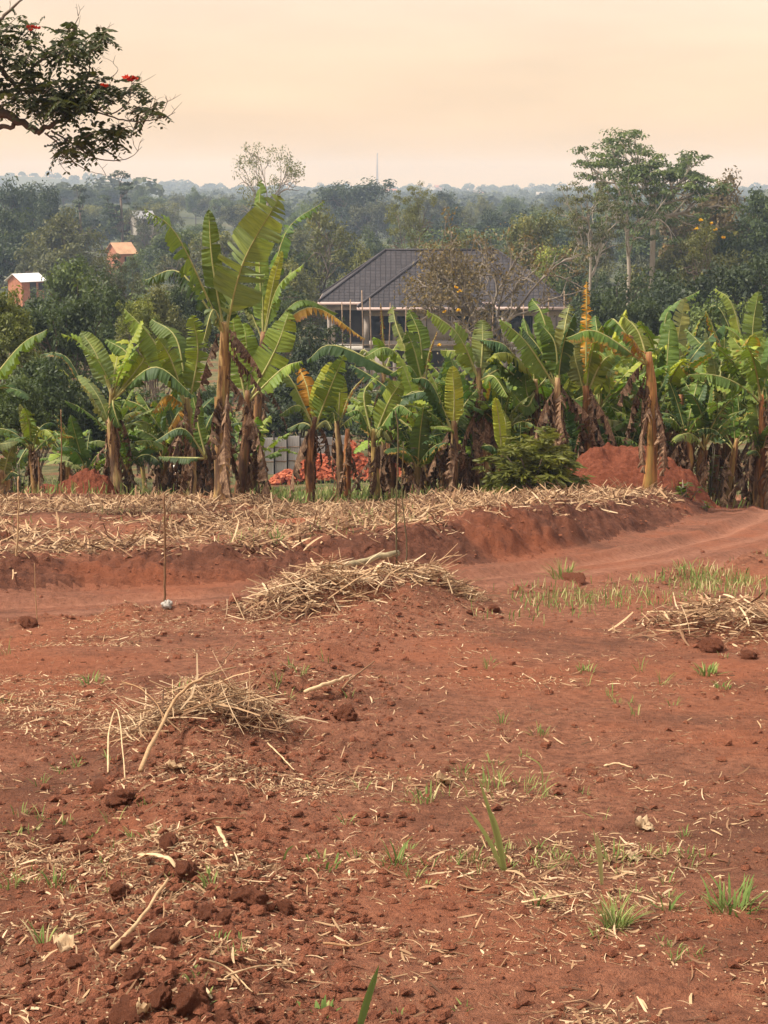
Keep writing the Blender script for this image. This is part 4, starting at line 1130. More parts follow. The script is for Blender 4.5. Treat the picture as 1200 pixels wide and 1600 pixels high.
def build_house():
    D = 132.0
    c = P(691, 479, D)                       # middle of the front eave
    X = c[0]; ez = c[2]
    g = Hs(X, D + 4)
    e = empty('house', (X, D, g), 'unfinished two-storey house with a charcoal tiled hip roof behind the banana plants', 'house')
    z = ez - g                               # eave height above the ground
    up = z - 3.25                            # upper floor level
    hip_roof('main_roof', e, -9.9, 10.2, 2.4, 13.5, z + 0.2, 3.9, 'x')
    hip_roof('wing_roof', e, -6.7, 3.4, -0.9, 9.0, z, 3.5, 'y')
    hip_roof('wing_roof', e, 4.3, 10.0, -0.5, 8.6, z + 0.02, 2.5, 'y')
    def part(nm, mat, *boxes):
        mb = MB()
        for b in boxes: mb.box(*b)
        return link(nm, mb.mesh(nm, mat), e)
    part('floor_slab', M['concrete'], (-9.2, 9.4, 0.2, 13, up - 0.25, up))
    part('foundation', M['concrete'], (-9.3, 9.5, 0.1, 13.1, -1.0, 0.25))
    part('ring_beam', M['plaster'], (-6.2, 2.9, 0.0, 0.35, z - 0.75, z - 0.25), (4.7, 9.5, 0.25, 0.6, z - 0.75, z - 0.23), (-9.2, -6.2, 3.0, 3.35, z - 0.5, z), (2.9, 4.7, 3.0, 3.3, z - 0.6, z))
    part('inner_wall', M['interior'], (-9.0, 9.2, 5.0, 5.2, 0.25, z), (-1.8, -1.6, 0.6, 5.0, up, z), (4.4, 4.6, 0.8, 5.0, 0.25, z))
    part('side_wall', M['plaster'], (-9.2, -8.95, 3.4, 13, 0.25, z), (9.2, 9.45, 0.7, 13, 0.25, z), (-8.9, 9.1, 12.7, 12.95, 0.25, z))
    part('parapet', M['plaster'], (-6.2, -1.9, 0.02, 0.2, up, up + 0.55), (-1.3, 2.9, 0.02, 0.2, up, up + 0.55), (5.0, 9.2, 0.28, 0.45, up, up + 0.7))
    for (x, y, w) in [(-6.2, 0.02, 0.42), (-3.9, 0.05, 0.32), (-1.75, 0.02, 0.5), (0.7, 0.05, 0.32), (2.5, 0.02, 0.42), (4.72, 0.27, 0.45), (7.2, 0.3, 0.35), (9.1, 0.27, 0.42), (-8.9, 3.02, 0.35), (3.7, 3.02, 0.35)]:
        part('column', M['plaster'], (x, x + w, y, y + 0.34, up, z - 0.72 if y < 2 else z - 0.5))
        part('column', M['plaster'], (x, x + w, y, y + 0.34, 0.25, up - 0.25))
    part('wall_panel', M['plaster'], (-1.2, 0.65, 0.1, 0.3, up + 0.56, z - 0.75)); part('wall_panel', M['plaster'], (8.2, 9.08, 0.32, 0.5, up + 0.71, z - 0.75))
    part('wall_panel', M['plaster'], (-5.7, -4.2, 0.1, 0.3, 0.25, up - 0.25)); part('wall_panel', M['plaster'], (5.2, 7.1, 0.35, 0.55, 0.25, up - 0.25))
    for (x0, x1, y) in [(-5.7, -4.0, 0.5), (-3.5, -1.9, 0.5), (1.1, 2.4, 0.5), (5.3, 7.1, 0.75), (7.65, 8.15, 0.75)]:
        w = part('window', M['darkhole'], (x0, x1, y, y + 0.05, up + 1.0, up + 1.07), (x0, x1, y, y + 0.05, z - 0.85, z - 0.78), (x0, x0 + 0.07, y, y + 0.05, up + 1.0, z - 0.78), (x1 - 0.07, x1, y, y + 0.05, up + 1.0, z - 0.78), ((x0 + x1) / 2 - 0.03, (x0 + x1) / 2 + 0.03, y, y + 0.05, up + 1.0, z - 0.78))
        mb = MB(); mb.box(x0 + 0.06, x1 - 0.06, y + 0.06, y + 0.08, up + 1.05, z - 0.82)
        link('pane', mb.mesh('pane', M['glassdark']), w)
    # scaffolding of raw poles against the front
    px_lab = [(534, 'first'), (549, 'second'), (566, 'third'), (579, 'fourth'), (608, 'fifth'), (633, 'sixth'), (770, 'seventh'), (818, 'eighth'), (857, 'ninth'), (880, 'tenth')]
    for (px, w) in px_lab:
        x = (px - 600) / F * 130.6
        gz = Hs(x, 130.6)
        mb = MB(); hh = ez - gz + 0.4 + 1.2 * rng.random()
        k = np.linspace(0, 1, 5)
        mb.tube(np.column_stack([0.08 * np.sin(k * 3 + px), 0 * k, -0.2 + k * (hh + 0.2)]), np.linspace(0.07, 0.05, 5), 6)
        o = link('scaffold_pole', mb.mesh('scaffold_pole', M['pole']), None, (x, 130.6, gz))
        tag(o, '%s thin wooden scaffold pole from the left along the house front' % w, 'pole', 'scaffold poles along the house front')
    for zz, x0, x1, w in [(up + 0.3, -9.0, 2.0, 'upper'), (up - 1.5, -9.0, 2.4, 'lower')]:
        mb = MB(); mb.tube([(x0, -1.25, zz), ((x0 + x1) / 2, -1.27, zz + 0.05), (x1, -1.25, zz)], 0.05, 6)
        o = link('scaffold_rail', mb.mesh('scaffold_rail', M['pole']), None, (X, D, g))
        tag(o, '%s horizontal scaffold pole tied across the left house front' % w, 'pole', 'scaffold poles along the house front')
mg, n_, l_, bs_, o_ = newmat('dark_window_glass')
bs_.inputs['Base Color'].default_value = (0.02, 0.022, 0.026, 1); bs_.inputs['Roughness'].default_value = 0.15; bs_.inputs['Specular IOR Level'].default_value = 0.4
M['glassdark'] = mg
build_house()

def gable_house(name, label, x, y, w, d, h, rh, rz, wall, roof, door=True, group=None, base=None):
    g = Hs(x, y) if base is None else base
    e = empty(name, (x, y, g), label, 'house', group, rz)
    mb = MB(); mb.box(-w / 2, w / 2, -d / 2, d / 2, -1.0, h)
    mb.add([(-w / 2, -d / 2, h), (-w / 2, d / 2, h), (-w / 2, 0, h + rh), (w / 2, -d / 2, h), (w / 2, d / 2, h), (w / 2, 0, h + rh)], None, [(0, 2, 1), (3, 4, 5)])
    link('wall', mb.mesh('wall', wall, False), e)
    mb = MB(); o = 0.35; t = 0.06
    for s in (-1, 1):
        ye = s * (d / 2 + o); ze = h - rh * (o / (d / 2))
        v = [(-w / 2 - o, ye, ze), (w / 2 + o, ye, ze), (w / 2 + o, 0, h + rh), (-w / 2 - o, 0, h + rh)]
        v += [(a, b, c + t) for a, b, c in v]
        mb.add(v, [(3, 2, 1, 0), (4, 5, 6, 7), (0, 1, 5, 4), (1, 2, 6, 5), (2, 3, 7, 6), (3, 0, 4, 7)])
    link('roof', mb.mesh('roof', roof, False), e, (0, 0, 0.02))
    if door:
        mb = MB(); mb.box(-0.45, 0.45, -d / 2 - 0.05, -d / 2 - 0.01, 0, min(2.0, h - 0.2)); link('door', mb.mesh('door', M['darkhole'], False), e)
        mb = MB(); mb.box(w * 0.25, w * 0.25 + 0.8, -d / 2 - 0.05, -d / 2 - 0.01, 1.0, min(1.9, h - 0.2)); link('window', mb.mesh('window', M['darkhole'], False), e)
    return e
def build_small_houses():
    D = 215.0
    p = P(40, 434, D)
    gable_house('brick_hut', 'small brick hut with a white metal roof among the trees on the left', p[0], D, 3.2, 3.4, 2.2, 0.8, 0.75, M['brickwall'], M['sheetroof'], base=p[2] - 2.5)
    D = 255.0
    p = P(189, 390, D)
    gable_house('cottage', 'house with an orange sheet roof half hidden by trees on the left', p[0], D, 2.8, 4.2, 2.6, 1.4, 0.6, M['brickwall'], M['clayroof'], base=p[2] - 3.0)
    D = 330.0
    p = P(222, 338, D)
    gable_house('cottage', 'white-roofed house glinting through trees behind the tall banana leaf', p[0], D, 3.6, 3.4, 2.4, 1.2, 0.5, M['concrete'], M['sheetroof'], base=p[2] - 2.6)
    place_tree('loose0', 228, 318, 322, 75, 'grey', 'thin grey-green tree half hiding the white-roofed house')
    words = ['far left', 'left', 'middle left', 'middle', 'middle right', 'right', 'far right']
    mats = [M['concrete'], M['clayroof'], M['brickwall'], M['concrete']]
    for i in range(18):
        px = 470 + 420 * rng.random() if i < 14 else 1110 + 90 * rng.random()
        D = 1500 + 800 * rng.random()
        x = (px - 600) / F * D
        gable_house('far_house', 'tiny pale-roofed house on the hazy hillside, %s of the mast' % ('left' if px < 590 else 'right'), x, D, 9 + 5 * rng.random(), 8, 6, 3, rng.random() * 1.5,
                    M['plaster'], mats[int(rng.integers(4))], False, 'tiny houses on the hazy hillside')
    # radio mast on the far ridge
    D = 2250.0
    top = P(589.5, 239, D); x = top[0]; g = Hs(x, D)
    e = empty('radio_mast', (x, D, g), 'thin lattice radio mast standing on the distant ridge', 'mast')
    hh = top[2] - g
    for (a, b) in ((-1, -1), (1, -1), (0, 1)):
        mb = MB(); mb.tube([(a * 1.3, b * 1.3, -1), (a * 0.8, b * 0.8, hh * 0.6), (a * 0.55, b * 0.55, hh)], [0.42, 0.38, 0.32], 5); link('leg', mb.mesh('leg', M['mast']), e)
    mb = MB()
    L = [(-1, -1), (1, -1), (0, 1)]
    for k in range(22):
        z0, z1 = hh * k / 22, hh * (k + 1) / 22
        s0, s1 = np.interp(z0, [0, hh * .6, hh], [1.3, .8, .55]), np.interp(z1, [0, hh * .6, hh], [1.3, .8, .55])
        for q in range(3):
            a, b = L[q], L[(q + 1) % 3]
            mb.tube([(a[0] * s0, a[1] * s0, z0), (b[0] * s1, b[1] * s1, z1)], 0.18, 3, False)
    link('bracing', mb.mesh('bracing', M['mast']), e)
build_small_houses()

def build_brickyard():
    D = 66.0
    # corrugated sheet fence
    a, b = P(408, 735, 70), P(548, 712, 71.5)
    n = 7
    e0 = np.array([a[0], a[1], Hs(a[0], a[1])])
    e = empty('sheet_fence', e0, 'pale corrugated metal sheet fence with dark posts behind the brick pile', 'fence')
    for k in range(n):
        x0 = a[0] + (b[0] - a[0]) * k / n; x1 = a[0] + (b[0] - a[0]) * (k + 1) / n
        y0 = a[1] + (b[1] - a[1]) * k / n
        g = Hs((x0 + x1) / 2, y0)
        m = 29; xs = np.linspace(x0 + 0.01, x1 - 0.01, m); ys = y0 + 0.018 * np.cos(np.arange(m) * math.pi / 2)
        bot = np.column_stack([xs, ys, np.full(m, g - 0.05)]); top = bot + [0, 0, 1.55 + 0.12 * rng.random()]
        mb = MB(); v = np.vstack([bot, top]) - e0
        q = [(i, i + 1, m + i + 1, m + i) for i in range(m - 1)]
        mb.add(v, q); link('sheet', mb.mesh('sheet', M['sheet']), e)
        mb = MB(); mb.tube([(x0 - e0[0], y0 - 0.07 - e0[1], g - e0[2] - 0.2), (x0 - e0[0] + 0.03, y0 - 0.07 - e0[1], g - e0[2] + 0.8), (x0 - e0[0], y0 - 0.07 - e0[1], g - e0[2] + 1.75)], 0.045, 6)
        link('post', mb.mesh('post', M['darkhole']), e)
        for hz in (0.55, 1.15):
            mb = MB(); mb.tube([(x0 - e0[0], y0 - 0.045 - e0[1], g - e0[2] + hz), ((x0 + x1) / 2 - e0[0], y0 - 0.05 - e0[1], g - e0[2] + hz), (x1 - e0[0], y0 - 0.045 - e0[1], g - e0[2] + hz)], 0.025, 4)
            link('rail', mb.mesh('rail', M['pole']), e)
    # pile of bricks
    c = P(540, 742, D); g = Hs(c[0], D)
    e = empty('brick_pile', (c[0], D, g), 'long heap of loose orange-red bricks behind the banana stems', 'brick pile')
    half = 118 / F * D
    def hgt(x, y):
        return np.maximum(0, 1.4 * (1 - np.abs(x / half) ** 2.5) * (0.55 + 0.45 * np.sin(x * 1.9 + 1) ** 2 + 0.1 * np.sin(x * 7)) * (1 - (y / 1.1) ** 2))
    mb = MB(); mb.box(-0.13, 0.13, -0.062, 0.062, -0.045, 0.045)
    bm_ = mb.mesh('brick', M['brickobj'], False)
    N_ = 1500
    X = (rng.random(N_) * 2 - 1) * half; Y = (rng.random(N_) * 2 - 1) * 1.05
    Z = hgt(X, Y) * (0.75 + 0.3 * rng.random(N_)) + Hs(c[0], D) * 0
    gz = H(c[0] + X, D + Y, False) - g
    order = np.argsort(Y - Z)
    rest = MB()
    cnt = 0
    for i in order:
        rot = (rng.normal() * 0.5, rng.normal() * 0.5, rng.random() * 3.14)
        if cnt < 300:
            o = link('brick', bm_, e, (X[i], Y[i], gz[i] + Z[i] + 0.05), rot)
        else:
            from mathutils import Euler
            R = np.array(Euler(rot).to_matrix())
            m2 = MB(); m2.box(-0.13, 0.13, -0.062, 0.062, -0.045, 0.045)
            rest.add(m2.v[0] @ R.T + [X[i], Y[i], gz[i] + Z[i] + 0.05], m2.q[0])
        cnt += 1
    tag(link('loose_bricks', rest.mesh('loose_bricks', M['brickred'], False), e), kind='stuff')
build_brickyard()

# ------------------------------------------------------------------ soil heaps, shrub, person
def soil_heap(label, px, py, wpx, hpx, D, mat, skew=0.0, peak=0.0, rough=0.12):
    c = P(px, py, D); w = wpx / 2 * D / F; h = hpx * D / F
    g = Hs(c[0], D)
    n = 110
    a = np.linspace(-1.1, 1.1, n)
    A, B = np.meshgrid(a, a)
    r = np.hypot(np.where(A > peak, (A - peak) / (1 - peak), (A - peak) / (1 + peak)), B)
    z = h * np.clip(1 - r ** 2.5, 0, 1) ** 1.2
    z = z * (1 + rough * 2 * fbm(A * 3, B * 3, 3, 5)) + (rough * 0.5 * h * np.abs(fbm(A * 9, B * 9, 3, 6)) + 0.07 * np.abs(fbm(A * 22, B * 22, 3, 7))) * (r < 1)
    xs, ys = c[0] + A * w, D + B * w * 0.75
    zz = H(xs, ys) - g + z - 0.04
    mb = MB()
    i = np.arange(n - 1)[:, None] * n + np.arange(n - 1)[None]
    mb.add(np.stack([xs - c[0], ys - D, zz], -1).reshape(-1, 3), np.stack([i, i + 1, i + n + 1, i + n], -1).reshape(-1, 4))
    o = link('soil_heap', mb.mesh('soil_heap', mat), None, (c[0], D, g))
    return tag(o, label, 'soil heap')
soil_heap('large red soil heap beside the round shrub on the right', 1000, 768, 262, 64, 32.6, M['redsoil'], peak=-0.5, rough=0.2)
soil_heap('small red soil heap behind the left banana stems', 132, 768, 120, 36, 33.5, M['redsoil'], peak=0.3, rough=0.25)
soil_heap('low strip of red soil far left behind the grass', 70, 738, 130, 16, 48, M['redsoil'])

def build_shrub():
    # rounded shrub with long drooping leaves
    c = P(833, 764, 30.8); g = Hs(c[0], 30.8)
    e = empty('round_shrub', (c[0], 30.8, g), 'dense rounded shrub with narrow drooping leaves left of the red soil heap', 'shrub')
    mb = MB()
    for k in range(9):
        az = k * 0.7; mb.tube([(0, 0, -0.1), (0.2 * math.cos(az), 0.2 * math.sin(az), 0.35), (0.55 * math.cos(az), 0.5 * math.sin(az), 0.75)], [0.03, 0.022, 0.01], 5)
    link('stem', mb.mesh('stem', M['bark']), e)
    lf = MB()
    n = 260
    d = rand_dirs(n); d[:, 2] = np.abs(d[:, 2])
    lump = 0.68 + 0.5 * rng.random((n, 1)) ** 1.5 + 0.12 * np.sin(5 * np.arctan2(d[:, 1:2], d[:, 0:1]))
    ctr = d * np.array([0.82, 0.6, 1.0]) * lump + [0, 0, 0.02]
    for ci, (p, o) in enumerate(zip(ctr, d)):
        m = 20
        az = rng.random(m) * 6.28
        out = nrm(np.column_stack([np.cos(az), np.sin(az), -0.25 - 0.6 * rng.random(m)]) + o * 0.7)
        L = 0.13 + 0.10 * rng.random((m, 1))
        side = nrm(np.cross(out, rand_dirs(m)))
        lf.rhombs(p + out * L * 0.5 + rng.normal(size=(m, 3)) * 0.03, out * L * 0.55, side * L * 0.13, np.clip(0.25 + 0.45 * rng.random() * max(o[2], 0.2) + 0.3 * rng.random(m), 0, 1))
    link('foliage', lf.mesh('foliage', M['foliage'], False), e, color=(0.135, 0.150, 0.034))
build_shrub()

def weed(name, label, px, py, D, wpx, hpx, col, n=40, leaf=0.12, cat='plant', group=None, seed=0):
    c = P(px, py, D); g = Hs(c[0], D); w = wpx / 2 * D / F; h = hpx * D / F
    e = empty(name, (c[0], D, g), label, cat, group)
    st, lf = MB(), MB()
    for k in range(max(3, n // 8)):
        az = rng.random() * 6.28; q = w * rng.random()
        tip = np.array([q * math.cos(az), q * math.sin(az), h * (0.5 + 0.5 * rng.random())])
        st.tube([(0.3 * tip[0], 0.3 * tip[1], -0.05), (tip[0] * 0.6, tip[1] * 0.6, tip[2] * 0.5), tip], [0.012, 0.01, 0.005], 4)
        m = 8 + n // 10
        f = rng.random((m, 1)) * 0.8 + 0.2
        pp = np.array([0.3 * tip[0], 0.3 * tip[1], 0]) * (1 - f) + tip * f
        a2 = rng.random(m) * 6.28
        out = nrm(np.column_stack([np.cos(a2), np.sin(a2), 0.3 * rng.normal(size=m)]))
        L = leaf * (0.6 + 0.8 * rng.random((m, 1))); sd = nrm(np.cross(out, rand_dirs(m) * 0.5 + [0, 0, 1.0]))
        lf.rhombs(pp + out * L * 0.55, out * L * 0.5, sd * L * 0.24)
    link('stem', st.mesh('stem', M['twig']), e); link('foliage', lf.mesh('foliage', M['foliage'], False), e, color=col)
    return e
weed('weed', 'leafy green weed at the left foot of the large red soil heap', 893, 745, 30.6, 34, 34, (0.12, 0.17, 0.03), 40, 0.13)
weed('weed', 'low green creeper lying over the right side of the red soil heap', 1072, 735, 31.5, 62, 34, (0.10, 0.16, 0.03), 60, 0.12)
weed('weed', 'small bush with pale leaves among the right banana stems', 1110, 740, 35, 70, 100, (0.11, 0.14, 0.04), 70, 0.13)
weed('weed', 'tiny green weed right of the creeper on the soil heap', 1105, 752, 31, 26, 16, (0.13, 0.17, 0.03), 24, 0.1)
weed('weed', 'dark seedling bush at the left edge on the straw', 30, 752, 34, 40, 60, (0.05, 0.08, 0.025), 60, 0.1)
weed('weed', 'yellow-flowered shrub in front of the house', 705, 560, 100, 45, 110, (0.06, 0.10, 0.025), 160, 0.42)
weed('weed', 'green leafy seedling standing on the road bank in the middle', 566, 878, 18.6, 24, 30, (0.09, 0.13, 0.04), 40, 0.08)
weed('weed', 'yellowish seedling beside the leafy one on the road bank', 536, 880, 18.4, 20, 20, (0.16, 0.15, 0.05), 24, 0.07)
def flowers(name, label, mat, pts, size, cat='flowers', petals=14):
    """Clusters of petals; pts are world points."""
    for k, p in enumerate(pts):
        mb = MB()
        d = rand_dirs(petals); d[:, 2] = np.abs(d[:, 2])
        sd = nrm(np.cross(d, rand_dirs(petals)))
        mb.rhombs(d * size * 0.5, d * size * 0.55, sd * size * 0.35)
        o = link(name, mb.mesh(name, mat, False), None, p)
        yield o
def person():
    x, y = PERSON_XY
    g = Hs(x, y)
    e = empty('person', (x, y, g), 'person in a red dress carrying a white bundle on the head, far behind the stems', 'person')
    top = P(270, 727, y)[2] - g
    s = top / 1.78                            # bundle top at the photographed height
    me = bpy.data.meshes.new('body')
    J = [(0, 0, .92), (0, 0, 1.1), (0, .01, 1.32), (0, 0, 1.42), (0, 0, 1.50), (0, -.01, 1.58),          # 0-5 pelvis..head
         (.17, 0, 1.33), (.24, -.02, 1.08), (.20, -.10, .88), (.19, -.13, .80),                            # right arm
         (-.17, 0, 1.33), (-.27, -.02, 1.22), (-.22, -.04, 1.45), (-.12, -.03, 1.62),                       # left arm up to the bundle
         (.09, 0, .84), (.10, -.06, .46), (.10, .02, .07), (.10, -.10, .03),
         (-.09, 0, .84), (-.10, .06, .46), (-.10, .12, .08), (-.10, .02, .03)]
    E = [(0, 1), (1, 2), (2, 3), (3, 4), (4, 5), (2, 6), (6, 7), (7, 8), (8, 9), (2, 10), (10, 11), (11, 12), (12, 13), (0, 14), (14, 15), (15, 16), (16, 17), (0, 18), (18, 19), (19, 20), (20, 21)]
    Rr = [.13, .12, .14, .055, .085, .075, .06, .045, .035, .03, .06, .045, .035, .03, .09, .06, .04, .035, .09, .06, .04, .035]
    me.from_pydata([(a * s, b * s, c * s) for a, b, c in J], E, [])
    o = link('body', me, e)
    sk = o.modifiers.new('skin', 'SKIN'); sb = o.modifiers.new('sub', 'SUBSURF'); sb.levels = sb.render_levels = 2
    for i, v in enumerate(me.skin_vertices[0].data):
        v.radius = (Rr[i] * s, Rr[i] * s); v.use_root = i == 0
    me.materials.append(M['skin'])
    mb = MB()
    prof = [(0.30, .30), (0.45, .27), (0.75, .225), (0.95, .185), (1.10, .155), (1.25, .20), (1.38, .19), (1.43, .10)]
    mb.tube([(0, 0, z * s) for z, r in prof], [r * s for z, r in prof], 14, False, sq=0.72)
    link('dress', mb.mesh('dress', M['redcloth']), e)
    mb = MB()
    k = np.linspace(0, math.pi, 9)
    mb.tube([(0.0, 0, (1.70 - 0.085 * math.cos(a)) * s) for a in k], [(0.02 + 0.17 * math.sin(a) * (1 + 0.1 * math.sin(5 * a))) * s for a in k], 12)
    b = link('head_bundle', mb.mesh('head_bundle', M['whitecloth']), None, (x, y, g))
    tag(b, 'white bundle balanced on the head of the person in red', 'bundle')
person()

# ------------------------------------------------------------------ flame tree reaching in from the left
def build_flame_tree():
    D = 25.0
    bx = -9.6; g = Hs(bx, D)
    e = empty('flame_tree', (bx, D, g), 'flame tree branch with dark leaves and red flowers reaching in at the top left', 'tree')
    org = np.array([bx, D, g])
    def q(px, py, dy=0.0): return P(px, py, D + dy) - org
    tr = MB()
    fork = q(-330, 330)
    tr.tube(spline([(0, 0, -0.3), fork * 0.5 + [0.1, 0, 0], fork, q(-300, 120), q(-330, -120)], 16), np.linspace(0.32, 0.12, 16), 10)
    paths = [([(-310, 260, 0), (-160, 190, 0), (-60, 160, 0), (0, 177, 0), (25, 187, 0), (58, 206, 0)], 0.12, 0.052),
             ([(58, 206, 0), (88, 192, 0), (120, 178, .1), (150, 170, .2), (176, 160, .3)], 0.045, 0.012),
             ([(-60, 160, 0), (-10, 100, .1), (25, 135, .2), (50, 105, .2), (80, 85, .3), (110, 60, .3), (122, 25, .3)], 0.05, 0.006),
             ([(-200, 205, .2), (-90, 200, .2), (-10, 198, .1), (18, 199, 0), (24, 190, 0)], 0.05, 0.03),
             ([(-300, 120, 0), (-120, 80, .1), (-20, 40, 0), (10, 22, 0), (32, 0, 0), (48, -12, 0)], 0.05, 0.006),
             ([(120, 178, .1), (150, 175, 0), (185, 186, 0), (215, 190, -.1), (245, 186, -.1), (262, 182, -.1), (273, 175, -.1)], 0.016, 0.004),
             ([(245, 186, -.1), (256, 172, -.1), (261, 158, -.1), (258, 152, -.1)], 0.006, 0.003),
             ([(70, 208, 0), (88, 222, 0), (100, 240, 0), (118, 255, .1), (140, 268, .1), (165, 273, .1)], 0.016, 0.003),
             ([(80, 204, 0), (110, 222, 0), (135, 240, -.1), (160, 250, -.1), (190, 250, -.1), (210, 242, -.1), (221, 229, -.1)], 0.016, 0.003),
             ([(100, 240, 0), (92, 250, 0), (98, 262, 0), (106, 270, 0)], 0.006, 0.003),
             ([(90, 100, .3), (130, 105, .2), (140, 118, .2), (170, 122, .1), (184, 110, .1), (178, 100, .1)], 0.012, 0.003),
             ([(140, 118, .2), (140, 95, .2), (142, 70, .2), (150, 55, .2), (162, 58, .2)], 0.010, 0.003),
             ([(150, 170, .2), (175, 178, .2), (200, 160, .1), (205, 140, .1), (205, 126, .1)], 0.012, 0.005),
             ([(215, 190, -.1), (225, 178, -.1), (240, 165, -.1), (250, 160, -.1)], 0.007, 0.003),
             ([(60, 170, .2), (90, 165, .2), (130, 150, .2), (165, 140, .2)], 0.02, 0.005),
             ([(120, 222, 0), (150, 205, 0), (180, 205, -.1), (205, 197, -.1), (206, 210, -.1), (180, 222, -.1)], 0.010, 0.003)]
    for pts, r0, r1 in paths:
        cc = spline([q(*p) for p in pts], 4 * len(pts)); tr.tube(cc + rng.normal(size=cc.shape) * min(0.012, r0 * 0.25), np.linspace(r0, r1, len(cc)), 6)
    # fine bare twigs
    thin = np.vstack([spline([q(*p) for p in pts], 12)[5:] for pts, r0, r1 in paths if r0 < 0.03 or r1 < 0.007])
    for k in range(46):
        a = thin[int(rng.integers(len(thin)))]; d = np.array([rng.normal() * .1 + .06, rng.normal() * .06, .10 + .13 * rng.random()])
        m_ = a + d * .5 + rng.normal(size=3) * .025
        tr.tube(spline([a, m_, a + d], 5), np.linspace(.005, .0022, 5), 4)
        e2 = m_ + np.array([rng.normal() * .07, 0, .07]); tr.tube(spline([m_, (m_ + e2) / 2 + rng.normal(size=3) * .01, e2], 4), np.linspace(.003, .002, 4), 4)
    cl = [(30, 48, 34, 22, 22), (115, 62, 30, 26, 30), (95, 80, 26, 14, 14), (40, 95, 42, 22, 26), (95, 140, 52, 22, 46), (140, 140, 42, 22, 36), (75, 165, 50, 16, 34), (120, 165, 40, 14, 24), (15, 145, 26, 18, 18),
          (165, 150, 20, 18, 12), (207, 138, 12, 10, 8), (228, 172, 22, 9, 10), (115, 215, 26, 16, 12), (105, 232, 14, 10, 7), (170, 205, 30, 10, 16), (175, 220, 18, 10, 8), (140, 232, 18, 8, 6), (150, 62, 12, 10, 6),
          (162, 56, 8, 8, 4), (-40, 60, 50, 50, 60), (-60, 130, 50, 40, 50), (-120, 20, 70, 60, 70), (-220, 40, 80, 70, 60), (-330, -40, 100, 80, 90), (-420, 90, 80, 80, 70), (150, 78, 8, 8, 3), (60, 130, 20, 14, 8)]
    lf = MB()
    for (cx, cy, rx, ry, n) in cl:
        for k in range(int(n * 0.62) + 1):
            a = rng.random() * 6.28; rr = math.sqrt(rng.random())
            c = q(cx + rx * rr * math.cos(a), cy + ry * rr * math.sin(a), rng.normal() * 0.35)
            tr.tube([c - [0.05 + .1 * rng.random(), 0, 0.10], c], [0.006, 0.004], 3)
            for m in range(int(rng.integers(2, 5))):              # pinnate leaves round the twig tip
                az = rng.random() * 6.28; el = 0.15 + 0.6 * rng.normal()
                d = np.array([math.cos(az) * math.cos(el), math.sin(az) * math.cos(el), math.sin(el)])
                L = 0.18 + 0.12 * rng.random()
                t = np.linspace(0.25, 1.0, 5)[:, None]
                rach = c + d * L * t + np.array([0, 0, -0.12]) * t ** 2 * (L / .25)
                s = nrm(np.cross(d, [0, 0, 1.0]))
                for sg in (-1, 1):
                    out = nrm(s * sg + d * 0.45 + np.array([0, 0, -0.35 - 0.3 * rng.random()]))
                    l2 = (0.085 + 0.03 * rng.random()) * np.ones((5, 1))
                    nn = nrm(np.cross(np.broadcast_to(out, (5, 3)), np.broadcast_to(d, (5, 3))) + rng.normal(size=(5, 3)) * 0.3)
                    b = nrm(np.cross(nn, out))
                    lf.rhombs(rach + out * l2 * 0.5, np.broadcast_to(out, (5, 3)) * l2 * 0.5, b * l2 * 0.24, np.clip(0.3 + 0.4 * rng.random() + 0.2 * rng.random(5), 0, 1))
    link('trunk', tr.mesh('trunk', M['bark']), e)
    link('crown', lf.mesh('crown', M['foliage'], False), e, color=(0.055, 0.068, 0.026))
    for (px, py, n, sz) in [(205, 124, 5, 0.065), (165, 135, 3, 0.045), (54, 45, 6, 0.045)]:
        mb = MB()
        for k in range(n):
            c = q(px + (k - n / 2) * 3.2, py + rng.normal() * 1.5, -0.35)
            d = rand_dirs(9); d[:, 2] = np.abs(d[:, 2]) + 0.2; d = nrm(d); sd = nrm(np.cross(d, rand_dirs(9)))
            mb.rhombs(c + d * sz * .5, d * sz * .6, sd * sz * .38)
        link('flower_cluster', mb.mesh('flower_cluster', M['redflower'], False), e)
build_flame_tree()

